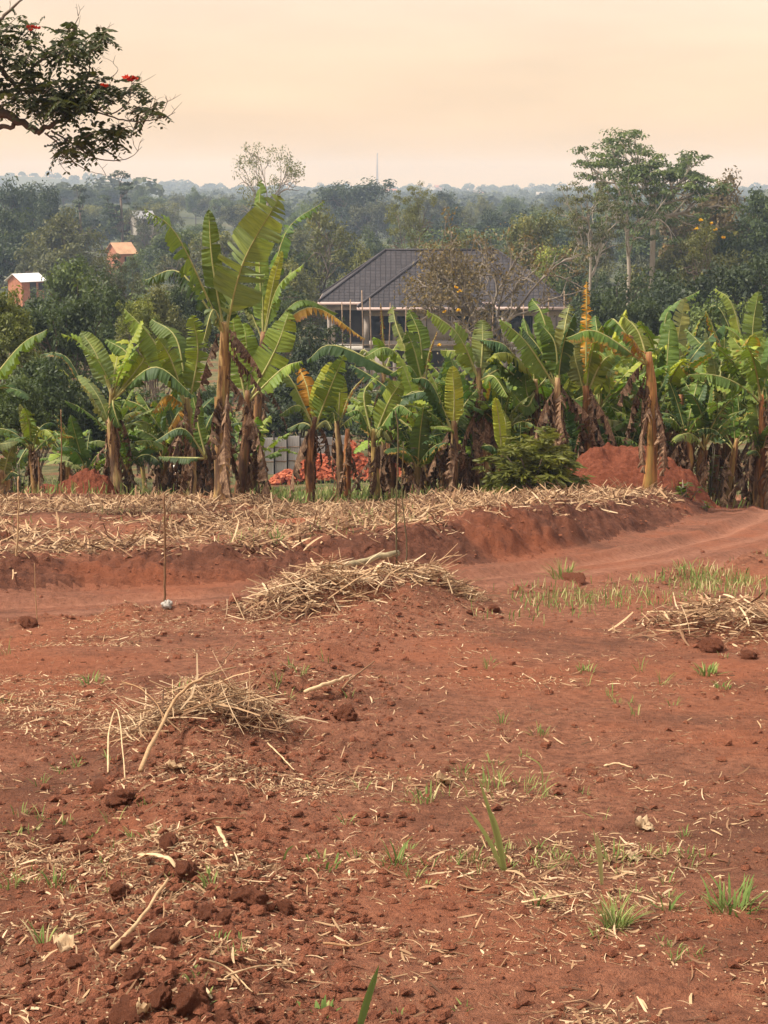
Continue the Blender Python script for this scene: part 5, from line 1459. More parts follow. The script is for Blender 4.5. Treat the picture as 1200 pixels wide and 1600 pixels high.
# ------------------------------------------------------------------ straw, stalks, clods, grass
def ribbons(mb, p, L, w, yaw, pitch, curl, rn, tube=False):
    """Bent strips (or thin three-sided stalks) centred on p."""
    n = len(p)
    d = np.column_stack([np.cos(yaw) * np.cos(pitch), np.sin(yaw) * np.cos(pitch), np.sin(pitch)])
    s = np.column_stack([-np.sin(yaw), np.cos(yaw), 0 * yaw]); s = nrm(s + 0.6 * rng.normal(size=(n, 3)) * np.array([0.2, 0.2, 1]))
    s = nrm(s - d * (s * d).sum(1, keepdims=True))
    u = np.cross(d, s)
    K = 4
    f = np.linspace(-0.5, 0.5, K)
    rows = []
    for k, x in enumerate(f):
        c = p + d * (x * L)[:, None] + s * (curl[:, 0] * (x * x - 0.1) * L)[:, None] + u * (curl[:, 1] * (0.1 - x * x) * L)[:, None]
        ww = w * (1.0 if tube else (1 - 0.45 * (2 * abs(x)) ** 3))
        if tube:
            for a in (0, 2.09, 4.19): rows.append(c + (s * math.cos(a) + u * math.sin(a)) * (ww * 0.5)[:, None])
        else:
            rows.append(c + s * (ww * 0.5)[:, None]); rows.append(c - s * (ww * 0.5)[:, None])
    V = np.stack(rows, 1).reshape(-1, 3)
    m = len(rows)
    base = np.arange(n)[:, None] * m
    if tube: fq = [(3 * k + a, 3 * k + (a + 1) % 3, 3 * k + 3 + (a + 1) % 3, 3 * k + 3 + a) for k in range(K - 1) for a in range(3)]
    else: fq = [(2 * k, 2 * k + 1, 2 * k + 3, 2 * k + 2) for k in range(K - 1)]
    Q = (base[:, :, None] + np.array(fq)[None]).reshape(-1, 4)
    mb.add(V, Q, rnd=np.repeat(rn, len(fq)))
def scatter(mb, x, y, Lr, wr, lift, pit=0.15, tubefrac=0.2, pale=0.0, curl=0.35, lp=2.0):
    n = len(x)
    z = H(x, y) + lift
    L = Lr[0] + (Lr[1] - Lr[0]) * rng.random(n) ** lp; w = wr[0] + (wr[1] - wr[0]) * rng.random(n) ** 1.5
    yaw = rng.random(n) * 6.28; pitch = rng.normal(size=n) * pit
    rn = np.clip(rng.random(n) ** 1.2 + pale, 0, 1)
    p = np.column_stack([x, y, z + np.abs(np.sin(pitch)) * L * 0.45])
    cu = rng.normal(size=(n, 2)) * curl
    k = rng.random(n) < tubefrac
    if (~k).any(): ribbons(mb, p[~k], L[~k], w[~k], yaw[~k], pitch[~k], cu[~k], rn[~k])
    if k.any(): ribbons(mb, p[k], L[k], w[k] * 0.55, yaw[k], pitch[k], cu[k] * 0.3, np.clip(rn[k] + 0.1, 0, 1), True)
def build_litter():
    # straw left on the far side of the road
    mb = MB()
    n = 255000
    x = rng.random(n) * 22 - 11; y = 16 + rng.random(n) * 17.5
    s = road_s(x, y); hw = road_hw(x)
    dens = sstep(s + 0.5 * fbm(x * 1.2, y * 1.2, 3, 44), hw + 0.35, hw + 1.0) * (1 - sstep(y, 30.3 + 0.06 * x, 31.2 + 0.06 * x))
    dens = dens * np.clip(0.45 + 1.3 * fbm(x * 0.8, y * 0.8, 3, 101) + 0.55 * sstep(y, 26, 28.5) + 0.25 * sstep(x, 0, 3), 0.05, 1)
    k = rng.random(n) < dens
    x, y = x[k], y[k]
    hp = np.exp(-((y - 29.3 - 0.05 * x) / 1.1) ** 2) * (0.6 + fbm(x * .8, y * .8, 2, 12))
    scatter(mb, x, y, (0.03, 0.42), (0.007, 0.034), 0.005 + np.clip(hp, 0, 2) * 0.10 * rng.random(len(x)), 0.30, 0.10, -0.10, 0.2, 3.0)
    tag(link('straw_mulch', mb.mesh('straw_mulch', M['straw'], False)), 'thick bed of dry maize straw along the far road bank', 'straw', kind='stuff')
    # chips and stalk bits over the near field
    mb = MB()
    n = 420000
    y = 1 / (1 / 4.2 + (1 / 24 - 1 / 4.2) * rng.random(n)); x = (rng.random(n) - 0.5) * 0.62 * (y + 0.5)
    s = road_s(x, y)
    bd, _ = polydist(x, y, BERM)
    left = 1 - sstep(x / y, -0.12, 0.06)
    dens = 0.10 + 0.50 * left + 0.6 * np.exp(-(bd / 0.7) ** 2) + 0.75 * sstep(y, 8, 12.5) * np.clip(fbm(x * .9, y * .5, 3, 55) + .25, 0, 1)
    dens = dens * np.clip(0.40 + 2.2 * fbm(x * 1.3, y * 1.6, 4, 56), 0.06, 1.8)
    dens = dens + 0.5 * np.exp(-((s + road_hw(x) + 0.5) / 0.4) ** 2) * np.clip(0.4 + 2 * fbm(x * 1.2, y * 1.2, 3, 57), 0, 1)
    dens = np.where(s > -road_hw(x) - 0.1, 0.012, dens)
    for (a, b, r) in [(740, 1345, .45), (860, 1335, .4), (690, 1212, .35), (800, 1245, .35), (960, 1212, .3), (880, 1405, .25), (1010, 1330, .35), (760, 1150, .3), (940, 1590, .2)]:
        hx, hy = gp(a, b); dens = dens + 0.5 * np.exp(-((x - hx) ** 2 + ((y - hy) * 1.3) ** 2) / r ** 2) * (0.3 + 0.7 * rng.random(n))
    for (hx, hy, r, h) in HEAPS: dens = dens + (0.75 * h / 0.15) * np.exp(-((x - hx) ** 2 + (y - hy) ** 2) / (r * 1.3) ** 2) * (s < -road_hw(x))
    k = rng.random(n) < dens * 0.62
    x, y = x[k], y[k]
    scatter(mb, x, y, (0.006, 0.11), (0.0022, 0.011), 0.002, 0.20, 0.08, -0.07, 0.3, 4.5)
    tag(link('straw_litter', mb.mesh('straw_litter', M['straw'], False)), 'loose chips and bits of dry straw strewn over the red soil', 'straw', kind='stuff')
    # small crumbs of soil
    mb = MB()
    n = 40000
    y = 1 / (1 / 4.2 + (1 / 30 - 1 / 4.2) * rng.random(n)); x = (rng.random(n) - 0.5) * 0.60 * (y + 0.5)
    bd, _ = polydist(x, y, BERM); s = road_s(x, y); hw = road_hw(x)
    dens = 0.06 + 0.7 * np.exp(-(bd / 0.6) ** 2) + 0.35 * np.clip(fbm(x * 1.1, y * 1.1, 3, 66), 0, 1) * (1.2 - sstep(x / y, -0.05, 0.1)) + 0.5 * np.exp(-((np.abs(s) - hw - 0.2) / 0.35) ** 2)
    for (hx, hy, r_, h) in HEAPS: dens = dens + 4 * h * np.exp(-((x - hx) ** 2 + (y - hy) ** 2) / (r_ * 1.4) ** 2)
    dens = np.where(np.abs(s) < hw - 0.15, 0.02, dens)
    k = rng.random(n) < dens; x, y = x[k], y[k]
    m = 900; xe = rng.random(m) * 15 - 7.5; ye = 12 + 14 * rng.random(m); se = road_s(xe, ye)
    ke = (np.abs(se + road_hw(xe) + 0.2) < 0.28) & (rng.random(m) < 0.8)
    nbig = int(ke.sum()); x = np.concatenate([x, xe[ke]]); y = np.concatenate([y, ye[ke]])
    z = H(x, y); n = len(x)
    oc = np.array([(1, 0, 0), (-1, 0, 0), (0, 1, 0), (0, -1, 0), (0, 0, 1), (0, 0, -1)], float)
    ft = np.array([(0, 2, 4), (2, 1, 4), (1, 3, 4), (3, 0, 4), (2, 0, 5), (1, 2, 5), (3, 1, 5), (0, 3, 5)])
    # subdivided octahedron, pushed about
    r = 0.003 + 0.024 * rng.random(n) ** 5 + 0.0005 * y
    r[n - nbig:] = 0.015 + 0.05 * rng.random(nbig) ** 2
    vv = np.array(list(oc) + [nrm(oc[a] + oc[b]) for a, b in ((0, 2), (2, 4), (4, 0), (2, 1), (1, 4), (1, 3), (3, 4), (3, 0))])
    ft2 = [(0, 6, 8), (6, 2, 7), (8, 7, 4), (6, 7, 8), (2, 9, 7), (9, 1, 10), (7, 10, 4), (9, 10, 7), (1, 11, 10), (11, 3, 12), (10, 12, 4), (11, 12, 10), (3, 13, 12), (13, 0, 8), (12, 8, 4), (13, 8, 12)]
    jit = vv[None] * (0.6 + 0.75 * rng.random((n, len(vv), 1)))
    V = jit * (r[:, None, None] * np.array([1, 1, 0.75])) + np.column_stack([x, y, z + r * 0.25])[:, None]
    Q = (np.arange(n)[:, None, None] * len(vv) + np.array(ft2)[None]).reshape(-1, 3)
    mb.add(V.reshape(-1, 3), None, Q)
    tag(link('soil_crumbs', mb.mesh('soil_crumbs', M['clod'], False)), 'small crumbs of red soil lying over the field', 'soil', kind='stuff')
    # grass
    mb = MB()
    def blades(x, y, Lr, wr, lean, rr):
        n = len(x); z = H(x, y)
        L = Lr[0] + (Lr[1] - Lr[0]) * rng.random(n); w = wr[0] + (wr[1] - wr[0]) * rng.random(n)
        yaw = rng.random(n) * 6.28; pitch = math.pi / 2 - np.abs(rng.normal(size=n)) * lean
        d = np.column_stack([np.cos(yaw) * np.cos(pitch), np.sin(yaw) * np.cos(pitch), np.sin(pitch)])
        p = np.column_stack([x, y, z - 0.01]) + d * (L * 0.5)[:, None]
        ribbons(mb, p, L, w, yaw, pitch, np.column_stack([rng.normal(size=n) * .2, rng.normal(size=n) * .4]), np.clip(rr + 0.3 * rng.normal(size=n), 0, 1))
    # verge beside the road on the right
    n = 26000; x = rng.random(n) * 7 + 0.8; y = 14 + 9 * rng.random(n)
    s = road_s(x, y) + road_hw(x)
    k = rng.random(n) < np.exp(-((s + 0.95) / 0.75) ** 2) * np.clip(0.45 + 1.7 * fbm(x * 1.1, y * 1.1, 3, 70), 0, 1)
    blades(x[k], y[k], (0.04, 0.14), (0.005, 0.012), 0.6, 0.58)
    # behind the banana stems and on the strips left of them
    n = 26000; y = 31.5 + 36 * rng.random(n); x = (rng.random(n) - 0.5) * 0.5 * y
    px = 600 + F * x / y
    dn = np.where((px > 400) & (px < 700), 1.0, np.where(px < 240, 0.6, 0.3)) * np.clip(0.5 + 1.5 * fbm(x * .6, y * .6, 3, 71), 0, 1)
    k = rng.random(n) < dn
    blades(x[k], y[k], (0.08, 0.30), (0.012, 0.03), 0.5, 0.45)
    # thin patches on the straw
    n = 2500; x = rng.random(n) * 8 - 7; y = 19 + 8 * rng.random(n)
    k = (fbm(x * .7, y * .7, 3, 72) > 0.25) & (road_s(x, y) > road_hw(x) + 0.9)
    blades(x[k], y[k], (0.05, 0.16), (0.006, 0.012), 0.5, 0.55)
    tag(link('grass', mb.mesh('grass', M['grass'], False)), 'short grass along the road verge and behind the banana stems', 'grass', kind='stuff')
build_litter()

def clod_mesh(seed, rr):
    me = bpy.data.meshes.new('clod')
    import bmesh
    bm = bmesh.new(); bmesh.ops.create_icosphere(bm, subdivisions=4, radius=1.0)
    v = np.array([x.co[:] for x in bm.verts])
    rg = np.random.default_rng(seed)
    pn = nrm(rg.normal(size=(13, 3))); pd = 0.62 + 0.3 * rg.random(13)
    dt = v @ pn.T
    cut = np.where(dt > 0.05, pd / np.maximum(dt, 0.05), 9.0).min(1)
    d = (0.45 * np.minimum(cut, 1.25) + 0.5) * (1 + 0.22 * fbm(v[:, 0] * 1.3 + v[:, 2] * 0.9 + seed, v[:, 1] * 1.3 - v[:, 2] * 0.7, 3, seed) + 0.30 * fbm(v[:, 0] * 4 + v[:, 2] * 3, v[:, 1] * 4 + seed - v[:, 2] * 2, 3, seed + 9))
    d = d - 0.20 * np.abs(fbm(v[:, 0] * 9 + v[:, 2] * 7, v[:, 1] * 9 - v[:, 2] * 5, 2, seed + 20))
    for x, k in zip(bm.verts, d): x.co = x.co * k
    bm.to_mesh(me); bm.free()
    me.materials.append(M['clod'])
    for p in me.polygons: p.use_smooth = True
    return me
CL = [clod_mesh(3 + 5 * i, 1) for i in range(6)]
def build_clods():
    big = [(388, 1392, 62, 46, 'large dark red clod right of the soil ridge in the near field'), (447, 1412, 30, 38, 'small upright clod just right of the large dark red one'),
           (188, 1388, 50, 36, 'orange-red clod at the left foot of the soil ridge'), (325, 1420, 46, 38, 'rough reddish clod below the large dark one'),
           (350, 1432, 34, 28, 'crumbling clod between the rough one and the stick'), (250, 1548, 42, 52, 'orange upright clod at the bottom of the soil ridge'),
           (297, 1548, 64, 58, 'biggest brown clod at the bottom left of the picture'), (210, 1522, 40, 34, 'greyish clod left of the orange upright one'),
           (190, 1240, 52, 34, 'reddish clod left below the straw heap'), (160, 1224, 40, 26, 'dark clod behind the reddish one below the straw heap'),
           (260, 1460, 48, 32, 'red clod under the leaning stick'), (185, 1475, 60, 30, 'flat crumbly clod left of the leaning stick'), (120, 1500, 40, 24, 'small dark red clod far left near the bottom'),
           (985, 958, 1, 1, ''), (735, 956, 14, 10, 'left small dark clod on the bare soil in the middle'), (752, 950, 14, 11, 'middle small dark clod on the bare soil'), (772, 950, 22, 14, 'right and largest of three dark clods on the bare soil'),
           (1110, 1003, 42, 30, 'red-topped clod left of the straw heap on the right'), (1170, 1020, 30, 22, 'red clod at the right edge among straw'), (45, 970, 34, 22, 'round red clod at the left beside the road'),
           (900, 905, 40, 12, 'flat dark clod on the road verge on the right'), (8, 835, 24, 22, 'red clod at the left edge on the straw'), (265, 1310, 40, 34, 'crumbling clod on top of the soil ridge'),
           (85, 1310, 34, 22, 'dark low clod among grass on the left'), (130, 1325, 30, 20, 'reddish low clod right of the dark one on the left'), (545, 1352, 1, 1, ''), (200, 1580, 60, 30, 'clod cut by the bottom edge on the left'),
           (350, 1585, 50, 30, 'brown clod at the bottom edge right of the biggest one'), (290, 1355, 50, 36, 'half buried clod on the soil ridge'), (540, 1110, 40, 34, 'dark earth lump under the pale stalk'), (430, 1110, 30, 26, 'dark hollow lump left of the pale stalk')]
    for i, (px, py, w, h, lab) in enumerate(big):
        if not lab: continue
        p = G(px, py + h * 0.42)
        sc = p[1] / F * 1.02
        o = link('soil_clod', CL[i % 6], None, p + [0, 0, h * sc * 0.20], (rng.normal() * .3, rng.normal() * .3, rng.random() * 6.28))
        o.scale = (w * sc * 0.5, w * sc * 0.45, h * sc * 0.52)
        tag(o, lab, 'clod', 'soil clods of the near field')
build_clods()

def stalk(name, label, pts, r, rn, cat='stalk', lift=0.02, mat='stalk', group=None, taper=0.6):
    """Stick or stalk lying on the soil: pts are pixels with a height above the ground."""
    W = []
    for (px, py, h) in pts:
        p = G(px, py); W.append(p + [0, 0, h + lift])
    W = np.array(W); o0 = W[0].copy()
    r = r * (1.0 if name == 'dry_husk' else 0.62)
    mb = MB(); cc = spline(W - o0, max(8, 4 * len(W)))
    mb.tube(cc + rng.normal(size=cc.shape) * r * 0.22, r * np.linspace(1, taper, len(cc)) * (1 + 0.08 * rng.normal(size=len(cc))), 7, rnd=rn, sq=0.22 if name == 'dry_husk' else 1.0)
    o = link(name, mb.mesh(name, M[mat]), None, o0)
    return tag(o, label, cat, group)
def stalk3(name, label, pts, r, rn, D, cat='stick', mat='stalk', taper=0.5, group=None):
    """Upright stick: pixels at one distance, the first on the ground."""
    g = G(*pts[0]) if D is None else None
    if g is None:
        q = P(pts[0][0], pts[0][1], D); g = np.array([q[0], D, Hs(q[0], D)])
    W = np.array([np.zeros(3)] + [P(px, py, g[1]) - g for (px, py) in pts[1:]])
    W = np.vstack([[W[0][0], W[0][1], -0.08], W])
    mb = MB(); cc = spline(W, 5 * len(W)); mb.tube(cc + rng.normal(size=cc.shape) * r * 0.2, r * np.linspace(1, taper, len(cc)), 6, rnd=rn)
    o = link(name, mb.mesh(name, M[mat]), None, g)
    return tag(o, label, cat, group)
def build_sticks():
    stalk3('marker_stick', 'tall thin stick standing in the road with a pale stone at its foot', [(257, 948), (258, 860), (256, 770)], 0.014, 0.15, None, taper=0.7)
    stalk3('marker_stick', 'pale stake standing on the road bank at the left', [(26, 870), (29, 800), (28, 745)], 0.016, 0.7, None)
    stalk3('marker_stick', 'thin pale twig standing beside the road at the far left', [(58, 970), (55, 920), (54, 880)], 0.006, 0.6, None)
    stalk3('sapling', 'left of two thin bare saplings growing from the log', [(620, 888), (619, 800), (622, 690), (618, 640)], 0.016, 0.25, None, 'sapling', 'grassstem')
    stalk3('sapling', 'right of two thin saplings growing from the log, curved at its foot', [(622, 890), (634, 875), (635, 840), (628, 770), (631, 690)], 0.014, 0.3, None, 'sapling', 'grassstem')
    for (px, y0, y1, D, w) in [(95, 772, 640, 32, 'tall thin pole behind the left banana leaves'), (60, 770, 715, 33, 'short thin pole at the far left behind the straw')]:
        stalk3('thin_pole', w, [(px, y0), (px + 1, (y0 + y1) / 2), (px, y1)], 0.018, 0.3, D, 'pole', 'stalk')
    # stone
    p = G(262, 950); o = link('stone', CL[2], None, p + [0, 0, 0.03], (0.2, 0.3, 1)); o.scale = (0.05, 0.05, 0.055)
    me = CL[2].copy(); me.materials.clear(); me.materials.append(M['concrete']); o.data = me
    tag(o, 'pale concrete stone at the foot of the tall thin stick', 'stone')
    # log
    p0, p1 = G(500, 898), G(622, 890)
    stalk('fallen_log', 'short pale mossy log lying on the heap in the middle', [(515, 900, 0.06), (570, 893, 0.10), (622, 885, 0.12)], 0.065, 0.55, 'log', taper=1.0, mat='logbark')
    stalk('dry_stalk', 'thin pale stalk beside the log pointing left', [(560, 905, 0.05), (600, 899, 0.07), (634, 897, 0.09)], 0.018, 0.95)
    # stalks and sticks of the foreground
    stalk('dry_stick', 'pale stick leaning on the clods near the bottom left', [(176, 1502, 0.02), (220, 1470, 0.06), (266, 1432, 0.13)], 0.014, 0.75)
    stalk('dry_stalk', 'thick pale stalk lying on the soil right of the left straw heap', [(476, 1094, 0.03), (515, 1085, 0.05), (548, 1076, 0.07)], 0.024, 0.98)
    stalk('dry_stick', 'brown bent twig crossing the thick pale stalk', [(535, 1090, 0.04), (555, 1080, 0.08), (585, 1070, 0.14)], 0.012, 0.25)
    stalk('dry_husk', 'pale flat husk lying below the soil ridge on the left', [(220, 1350, 0.02), (258, 1362, 0.04), (295, 1380, 0.01)], 0.016, 1.0)
    stalk('dry_husk', 'upright pale straw piece right of the soil ridge', [(341, 1308, 0.03), (350, 1326, 0.02), (362, 1345, 0.0)], 0.010, 1.0)
    stalk('dry_stick', 'thin stick lying right of the soil ridge at the bottom', [(312, 1521, 0.03), (355, 1530, 0.02), (394, 1567, 0.01)], 0.006, 0.85)
    stalk('dry_stick', 'straight pale stick lying right of the bottom clods', [(352, 1545, 0.02), (400, 1528, 0.02), (455, 1524, 0.01)], 0.006, 0.8)
    stalk('dry_stick', 'knotted dry stick lying near the bottom centre', [(505, 1482, 0.0), (550, 1490, 0.01), (592, 1484, 0.02)], 0.008, 0.5)
    stalk('dry_stick', 'whitish stick lying beside the grass tufts on the right', [(815, 1418, 0.0), (860, 1418, 0.02), (915, 1408, 0.02)], 0.008, 1.0)
    stalk('dry_stick', 'long thin stick crossing the soil ridge below the straw heap', [(278, 1318, 0.03), (330, 1305, 0.05), (384, 1296, 0.03)], 0.009, 0.35)
    stalk('dry_stalk', 'short white stalk lying on the bare soil on the right', [(944, 1205, 0.01), (965, 1202, 0.01), (988, 1205, 0.0)], 0.010, 1.0)
    stalk('dry_stalk', 'long pale stalk lying left of the straw heap on the right', [(1012, 965, 0.03), (1050, 966, 0.04), (1085, 968, 0.05)], 0.018, 0.95)
    stalk('dry_stalk', 'orange upright stalk in the straw heap on the right', [(1108, 958, 0.0), (1109, 948, 0.06), (1108, 932, 0.14)], 0.010, 0.9)
    stalk('dry_stalk', 'pale green stalk end at the lower right of the left straw heap', [(418, 1175, 0.02), (440, 1195, 0.02), (460, 1213, 0.01)], 0.008, 0.95)
    stalk('bent_reed', 'pale bent reed standing left of the straw heap', [(169, 1212, 0.0), (172, 1180, 0.12), (186, 1170, 0.2), (196, 1223, 0.0)], 0.009, 0.95, 'reed')
    # the forked branch and sticks of the left straw heap
    c7b = lambda x, y: (120 + x / 3.333, 1060 + y / 3.333)
    stalk('forked_branch', 'forked bare branch lying on top of the left straw heap', [(*c7b(330, 530), 0.03), (*c7b(450, 400), 0.16), (*c7b(545, 265), 0.18), (*c7b(680, 200), 0.22), (*c7b(835, 120), 0.2)], 0.019, 0.62, 'branch', taper=0.4)
    stalk('dry_stick', 'dark stick rising out of the back of the left straw heap', [(*c7b(560, 250), 0.05), (*c7b(690, 130), 0.12), (*c7b(840, 0), 0.22)], 0.010, 0.1, taper=0.4)
    stalk('dry_stick', 'long thin twig reaching right out of the left straw heap', [(*c7b(560, 330), 0.15), (*c7b(850, 285), 0.2), (*c7b(1000, 265), 0.16), (*c7b(1210, 330), 0.02)], 0.007, 0.4, taper=0.4)
    stalk('dry_stick', 'thin curved twig arching over the left side of the straw heap', [(*c7b(240, 130), 0.12), (*c7b(340, 200), 0.16), (*c7b(440, 310), 0.14), (*c7b(450, 370), 0.05)], 0.007, 0.5, taper=0.5)
    for (nm, lab, hx, hy, r, n, Lr, wr, hh, pale) in [
            ('straw_heap', 'tangled heap of dry twigs and straw left of centre in the near field', *gp(315, 1160), 0.46, 1100, (0.06, 0.45), (0.004, 0.013), 0.15, -0.06),
            ('straw_heap', 'heap of pale bent straw left of the log in the middle', *gp(490, 962), 0.62, 1000, (0.06, 0.50), (0.006, 0.024), 0.24, 0.0),
            ('straw_heap', 'sloping heap of straw right of the log saplings', *gp(655, 945), 0.60, 850, (0.06, 0.50), (0.006, 0.026), 0.2, -0.03),
            ('straw_heap', 'dark-hearted heap of straw and soil near the right edge', *gp(1140, 985), 0.75, 1000, (0.06, 0.45), (0.006, 0.025), 0.2, -0.05)]:
        mb = MB()
        a = rng.random(n) * 6.28; rr = r * np.sqrt(rng.random(n)) * (0.6 + 0.6 * rng.random(n))
        x, y = hx + rr * 1.15 * np.cos(a), hy + rr * np.sin(a)
        scatter(mb, x, y, Lr, wr, 0.01 + hh * np.clip(1 - (rr / r) ** 1.4, 0, 1) * rng.random(n) ** 0.7, 0.24, 0.35, pale, 0.3, 2.2)
        g = Hs(hx, hy)
        mb.v = [v - np.array([hx, hy, g]) for v in mb.v]
        tag(link(nm, mb.mesh(nm, M['straw'], False), None, (hx, hy, g)), lab, 'straw heap')
M['grassstem'] = plain('sapling_bark', (0.12, 0.095, 0.05), 0.8, 0.2, 10)
M['logbark'] = plain('weathered_wood', (0.36, 0.29, 0.17), 0.9, 0.35, 9, bumps=0.5)
build_sticks()

def tuft(label, px, py, hpx, n, spread, rn=0.45, wide=0.007, name='grass_tuft', lean=0.45, cat='grass tuft', group='grass tufts on the red soil'):
    g = G(px, py); L0 = hpx * g[1] / F
    mb = MB()
    a = rng.random(n) * 6.28; q = spread * np.sqrt(rng.random(n))
    bx, by = q * np.cos(a), q * np.sin(a)
    K = 6
    for i in range(n):
        L = L0 * (0.45 + 0.6 * rng.random()); az = a[i] + rng.normal() * 0.6; tl = abs(rng.normal()) * lean
        t = np.linspace(0, 1, K)[:, None]
        d = np.array([math.cos(az), math.sin(az), 0.0])
        c = np.array([bx[i], by[i], -0.01]) + d * (L * (math.sin(tl) * t + 0.25 * t ** 2)) + np.array([0, 0, 1.0]) * (L * (math.cos(tl) * t - 0.18 * t ** 3))
        s = np.array([-math.sin(az + rng.normal() * .5), math.cos(az), 0]); w = wide * (0.6 + 0.8 * rng.random()) * np.array([0.8, 1, 1, 0.85, 0.55, 0.06])[:, None]
        v = np.stack([c + s * w * .5, c - s * w * .5], 1).reshape(-1, 3)
        mb.add(v, [(2 * k, 2 * k + 1, 2 * k + 3, 2 * k + 2) for k in range(K - 1)], rnd=float(np.clip(rn + rng.normal() * 0.22, 0, 1)))
    o = link(name, mb.mesh(name, M['grass'], False), None, g)
    return tag(o, label, cat, group)
def wisp(px, py, h, spread, rn, wide):
    zx = 'left' if px < 400 else ('middle' if px < 800 else 'right')
    zy = 'farther' if py < 1180 else ('nearer' if py < 1400 else 'nearest')
    tuft('sparse wisp of short grass on the %s red soil, %s of the field' % (zy, zx), px, py, h, int(rng.integers(7, 13)), spread, rn, wide, group='wisps of short grass, %s %s field' % (zy, zx))
def build_tufts():
    tuft('dense rounded grass tuft, right of centre near the bottom', 962, 1448, 62, 130, 0.045, 0.55, 0.004)
    tuft('wide bright grass tuft near the right edge at the bottom', 1148, 1425, 66, 60, 0.09, 0.35, 0.008)
    tuft('small grass tuft left of the wide bright one', 1043, 1422, 50, 18, 0.04, 0.35, 0.007)
    tuft('pair of broad green blades beside the whitish stick', 838, 1415, 46, 8, 0.02, 0.2, 0.010)
    tuft('thin grass tuft left of the tall reed', 620, 1350, 62, 22, 0.03, 0.35, 0.006)
    tuft('grass tuft at the foot of the tall reed', 735, 1345, 44, 18, 0.04, 0.4, 0.006)
    tuft('grass tuft at the left edge, nearer one', 85, 1385, 46, 16, 0.04, 0.45, 0.006)
    tuft('small tuft left of the nearer one at the left edge', 15, 1385, 44, 16, 0.05, 0.5, 0.006)
    tuft('light tuft beside the grey husk at the bottom left', 68, 1480, 60, 14, 0.02, 0.4, 0.008)
    tuft('grass tuft between the ridge and the large dark clod', 330, 1390, 50, 12, 0.03, 0.4, 0.007)
    tuft('sparse dry tuft behind the tall reed', 790, 1245, 46, 50, 0.22, 0.6, 0.005)
    tuft('low tuft left of the sparse dry one', 665, 1250, 34, 20, 0.08, 0.4, 0.008)
    tuft('tuft right of the pale split reed', 955, 1345, 44, 24, 0.05, 0.45, 0.006)
    tuft('tiny tuft at the right among dry leaves', 1075, 1338, 24, 20, 0.05, 0.4, 0.006)
    tuft('small bright tuft near the right edge in the middle of the field', 1105, 1052, 26, 40, 0.08, 0.45, 0.010)
    tuft('tiny bright tuft below the small bright one', 1130, 1075, 20, 26, 0.06, 0.5, 0.010)
    tuft('low weedy tuft on the bare soil in the lower middle', 500, 1350, 24, 26, 0.09, 0.35, 0.009)
    tuft('tiny tuft on the left, high in the near field', 145, 1068, 24, 24, 0.08, 0.45, 0.009)
    tuft('thin tuft behind the straw heap', 285, 1082, 28, 26, 0.10, 0.55, 0.008)
    tuft('tuft of small leaves at the bottom centre', 500, 1585, 32, 20, 0.05, 0.15, 0.014)
    tuft('pale tuft on the road verge on the right', 880, 905, 46, 50, 0.12, 0.5, 0.013)
    tuft('pale tuft at the right end of the road verge', 1085, 905, 38, 50, 0.2, 0.6, 0.012)
    tuft('small green tuft on the bare soil below the road verge', 915, 1050, 22, 20, 0.06, 0.5, 0.009)
    tuft('green sprout on the straw slope in the middle', 433, 850, 32, 14, 0.06, 0.35, 0.014)
    tuft('sprout on the straw at the left behind the stick', 175, 1190, 30, 10, 0.03, 0.4, 0.006)
    k = 0
    while k < 70:
        px, py = rng.random() * 1200, 1010 + 580 * rng.random()
        if fbm(np.array([px / 160.0]), np.array([py / 90.0]), 2, 80)[0] < 0.05: continue
        wisp(px, py, 18 + 16 * rng.random(), 0.035, 0.45, 0.005); k += 1
    for (a, b, n) in [(740, 1345, 12), (860, 1345, 10), (790, 1240, 10), (660, 1245, 5), (980, 1345, 6), (100, 1380, 6), (60, 1300, 6), (1080, 1400, 4)]:
        for k in range(n):
            wisp(a + rng.normal() * 60, b + rng.normal() * 16, 18 + 20 * rng.random(), 0.03, 0.55, 0.004)
    # tall reeds
    def reed(label, pts_list, wide, rn, px, py):
        g = G(px, py)
        mb = MB()
        for pts in pts_list:
            W = np.array([P(a, b, g[1]) - g for (a, b) in pts]); W[0][2] = -0.02
            c = spline(W, 10); T = nrm(np.gradient(c, axis=0)); s = nrm(np.cross(T, [0.25, -1, 0.1]))
            w = wide * np.interp(np.linspace(0, 1, 10), [0, 0.3, 0.75, 1], [0.55, 1, 0.8, 0.05])[:, None]
            nn = np.cross(s, T) * 0.18
            v = np.stack([c + s * w * .5 + nn * w, c, c - s * w * .5 + nn * w], 1).reshape(-1, 3)
            mb.add(v, [(3 * k + j, 3 * k + j + 1, 3 * k + j + 4, 3 * k + j + 3) for k in range(9) for j in range(2)], rnd=rn)
        o = link('reed', mb.mesh('reed', M['grass']), None, g)
        tag(o, label, 'reed')
    reed('tall pale green reed leaning left, highest plant on the near soil', [[(790, 1362), (768, 1280), (748, 1216)], [(789, 1362), (762, 1310), (726, 1258)], [(792, 1362), (775, 1290), (758, 1256)]], 0.019, 0.66, 790, 1362)
    reed('pale split reed standing right of the tall one', [[(940, 1382), (934, 1330), (926, 1292)], [(942, 1382), (938, 1330), (932, 1300)]], 0.012, 0.85, 941, 1382)
    reed('broad green blade rising at the bottom edge in the centre', [[(557, 1625), (574, 1560), (592, 1508)]], 0.026, 0.22, 558, 1612)
    reed('dry arching grass stem behind the tall reed', [[(848, 1240), (846, 1200), (830, 1185), (815, 1178)]], 0.008, 0.75, 848, 1240)
    reed('curved pale blade right of the large dark clod', [[(442, 1345), (448, 1330), (460, 1320)]], 0.010, 0.5, 442, 1345)
build_tufts()
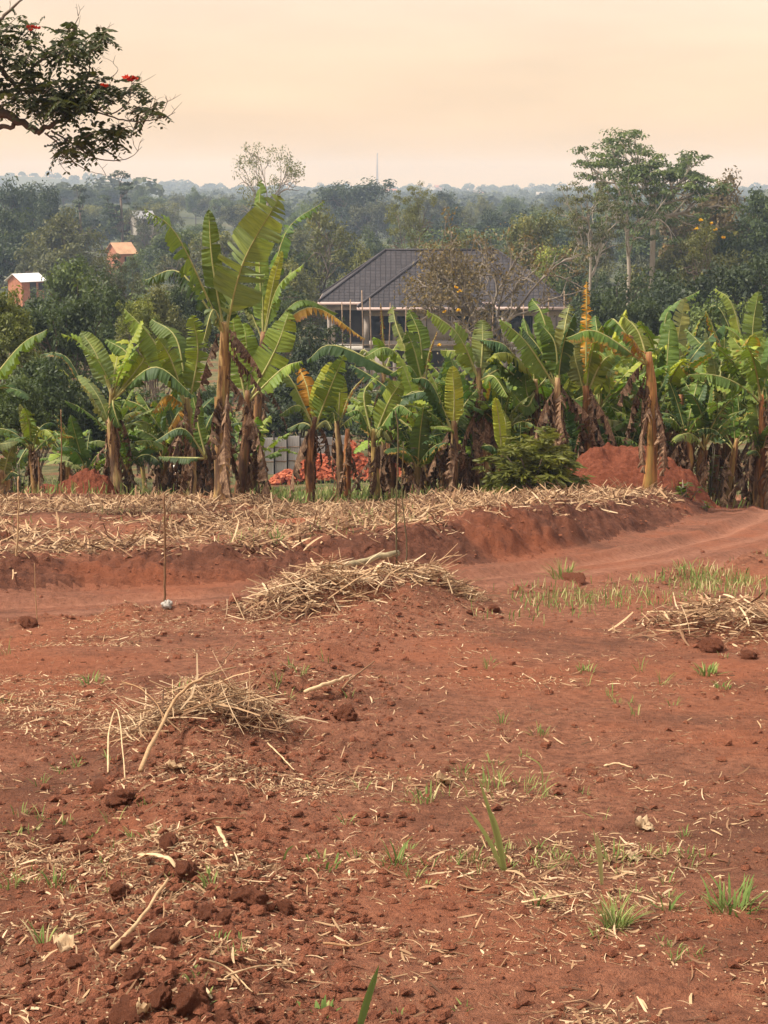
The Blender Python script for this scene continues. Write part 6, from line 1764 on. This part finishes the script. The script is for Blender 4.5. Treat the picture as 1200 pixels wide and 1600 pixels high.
def leaf_litter():
    # single dry leaves large enough to pick out
    for (px, py, w, h, lab) in [(98, 1462, 30, 40, 'crumpled grey-pink dry husk at the bottom left'), (988, 1335, 30, 14, 'flat pale dry leaf right of the split reed'), (835, 1288, 1, 1, ''), (1005, 1288, 34, 12, 'pale dry leaf lying on the soil on the right'),
                               (270, 1195, 30, 22, 'papery husk on the left straw heap'), (690, 1215, 34, 14, 'brown dry leaf lying left of the sparse tuft'), (1082, 955, 20, 16, 'pale curled husk left of the dark straw heap'), (225, 1570, 26, 40, 'striped pale husk standing against the orange clod')]:
        if not lab: continue
        g = G(px, py + h / 2); s = g[1] / F
        n = 8; A, B = np.meshgrid(np.linspace(-1, 1, n), np.linspace(-1, 1, n))
        wd = np.sqrt(np.clip(1 - B ** 2 * 0.85, 0, 1))
        z = 0.35 * h * s * (0.3 + np.abs(np.sin(A * 2.2 + B))) + 0.01 * rng.normal(size=A.shape)
        v = np.stack([A * wd * w * s * .5, B * max(w, h) * s * .5, z], -1).reshape(-1, 3)
        i = np.arange(n - 1)[:, None] * n + np.arange(n - 1)[None]
        mb = MB(); mb.add(v, np.stack([i, i + 1, i + n + 1, i + n], -1).reshape(-1, 4), rnd=0.62 + 0.25 * rng.random())
        tag(link('dry_leaf', mb.mesh('dry_leaf', M['straw']), None, g + [0, 0, 0.005], (0.4, rng.normal() * .2, rng.random() * 3)), lab, 'dry leaf')
leaf_litter()
# yellow blossoms on the flowering tree and shrub
def blossoms():
    for (lab, D, spots, sz) in [('yellow blossom in the crown of the olive flowering tree', 106.0, [(1088, 358), (1112, 350), (1118, 360), (1095, 345), (1130, 372)], 0.17),
                                ('yellow blossom on the shrub in front of the house', 98.8, [(712, 450), (718, 456), (695, 488), (716, 486), (686, 540)], 0.17)]:
        for (px, py) in spots:
            for o in flowers('yellow_blossom', lab, M['yellowflower'], [P(px, py, D)], sz): tag(o, lab, 'blossom', lab.replace('blossom', 'blossoms'))
blossoms()

# ------------------------------------------------------------------ air
def build_haze():
    zmin = -26.0
    mb = MB(); mb.box(-1900, 1900, -60, 2760, zmin, 38)
    m = bpy.data.materials.new('haze_air'); m.use_nodes = True
    n, l = m.node_tree.nodes, m.node_tree.links; n.clear()
    o = n.new('ShaderNodeOutputMaterial'); v = n.new('ShaderNodeVolumePrincipled')
    v.inputs['Color'].default_value = (0.60, 0.76, 1.0, 1); v.inputs['Density'].default_value = 0.00040
    v.inputs['Absorption Color'].default_value = (1, 1, 1, 1)
    l.new(v.outputs[0], o.inputs['Volume'])
    tag(link('haze', mb.mesh('haze', m, False)), 'thin bluish haze in the air over the valley', 'haze', kind='stuff')
build_haze()
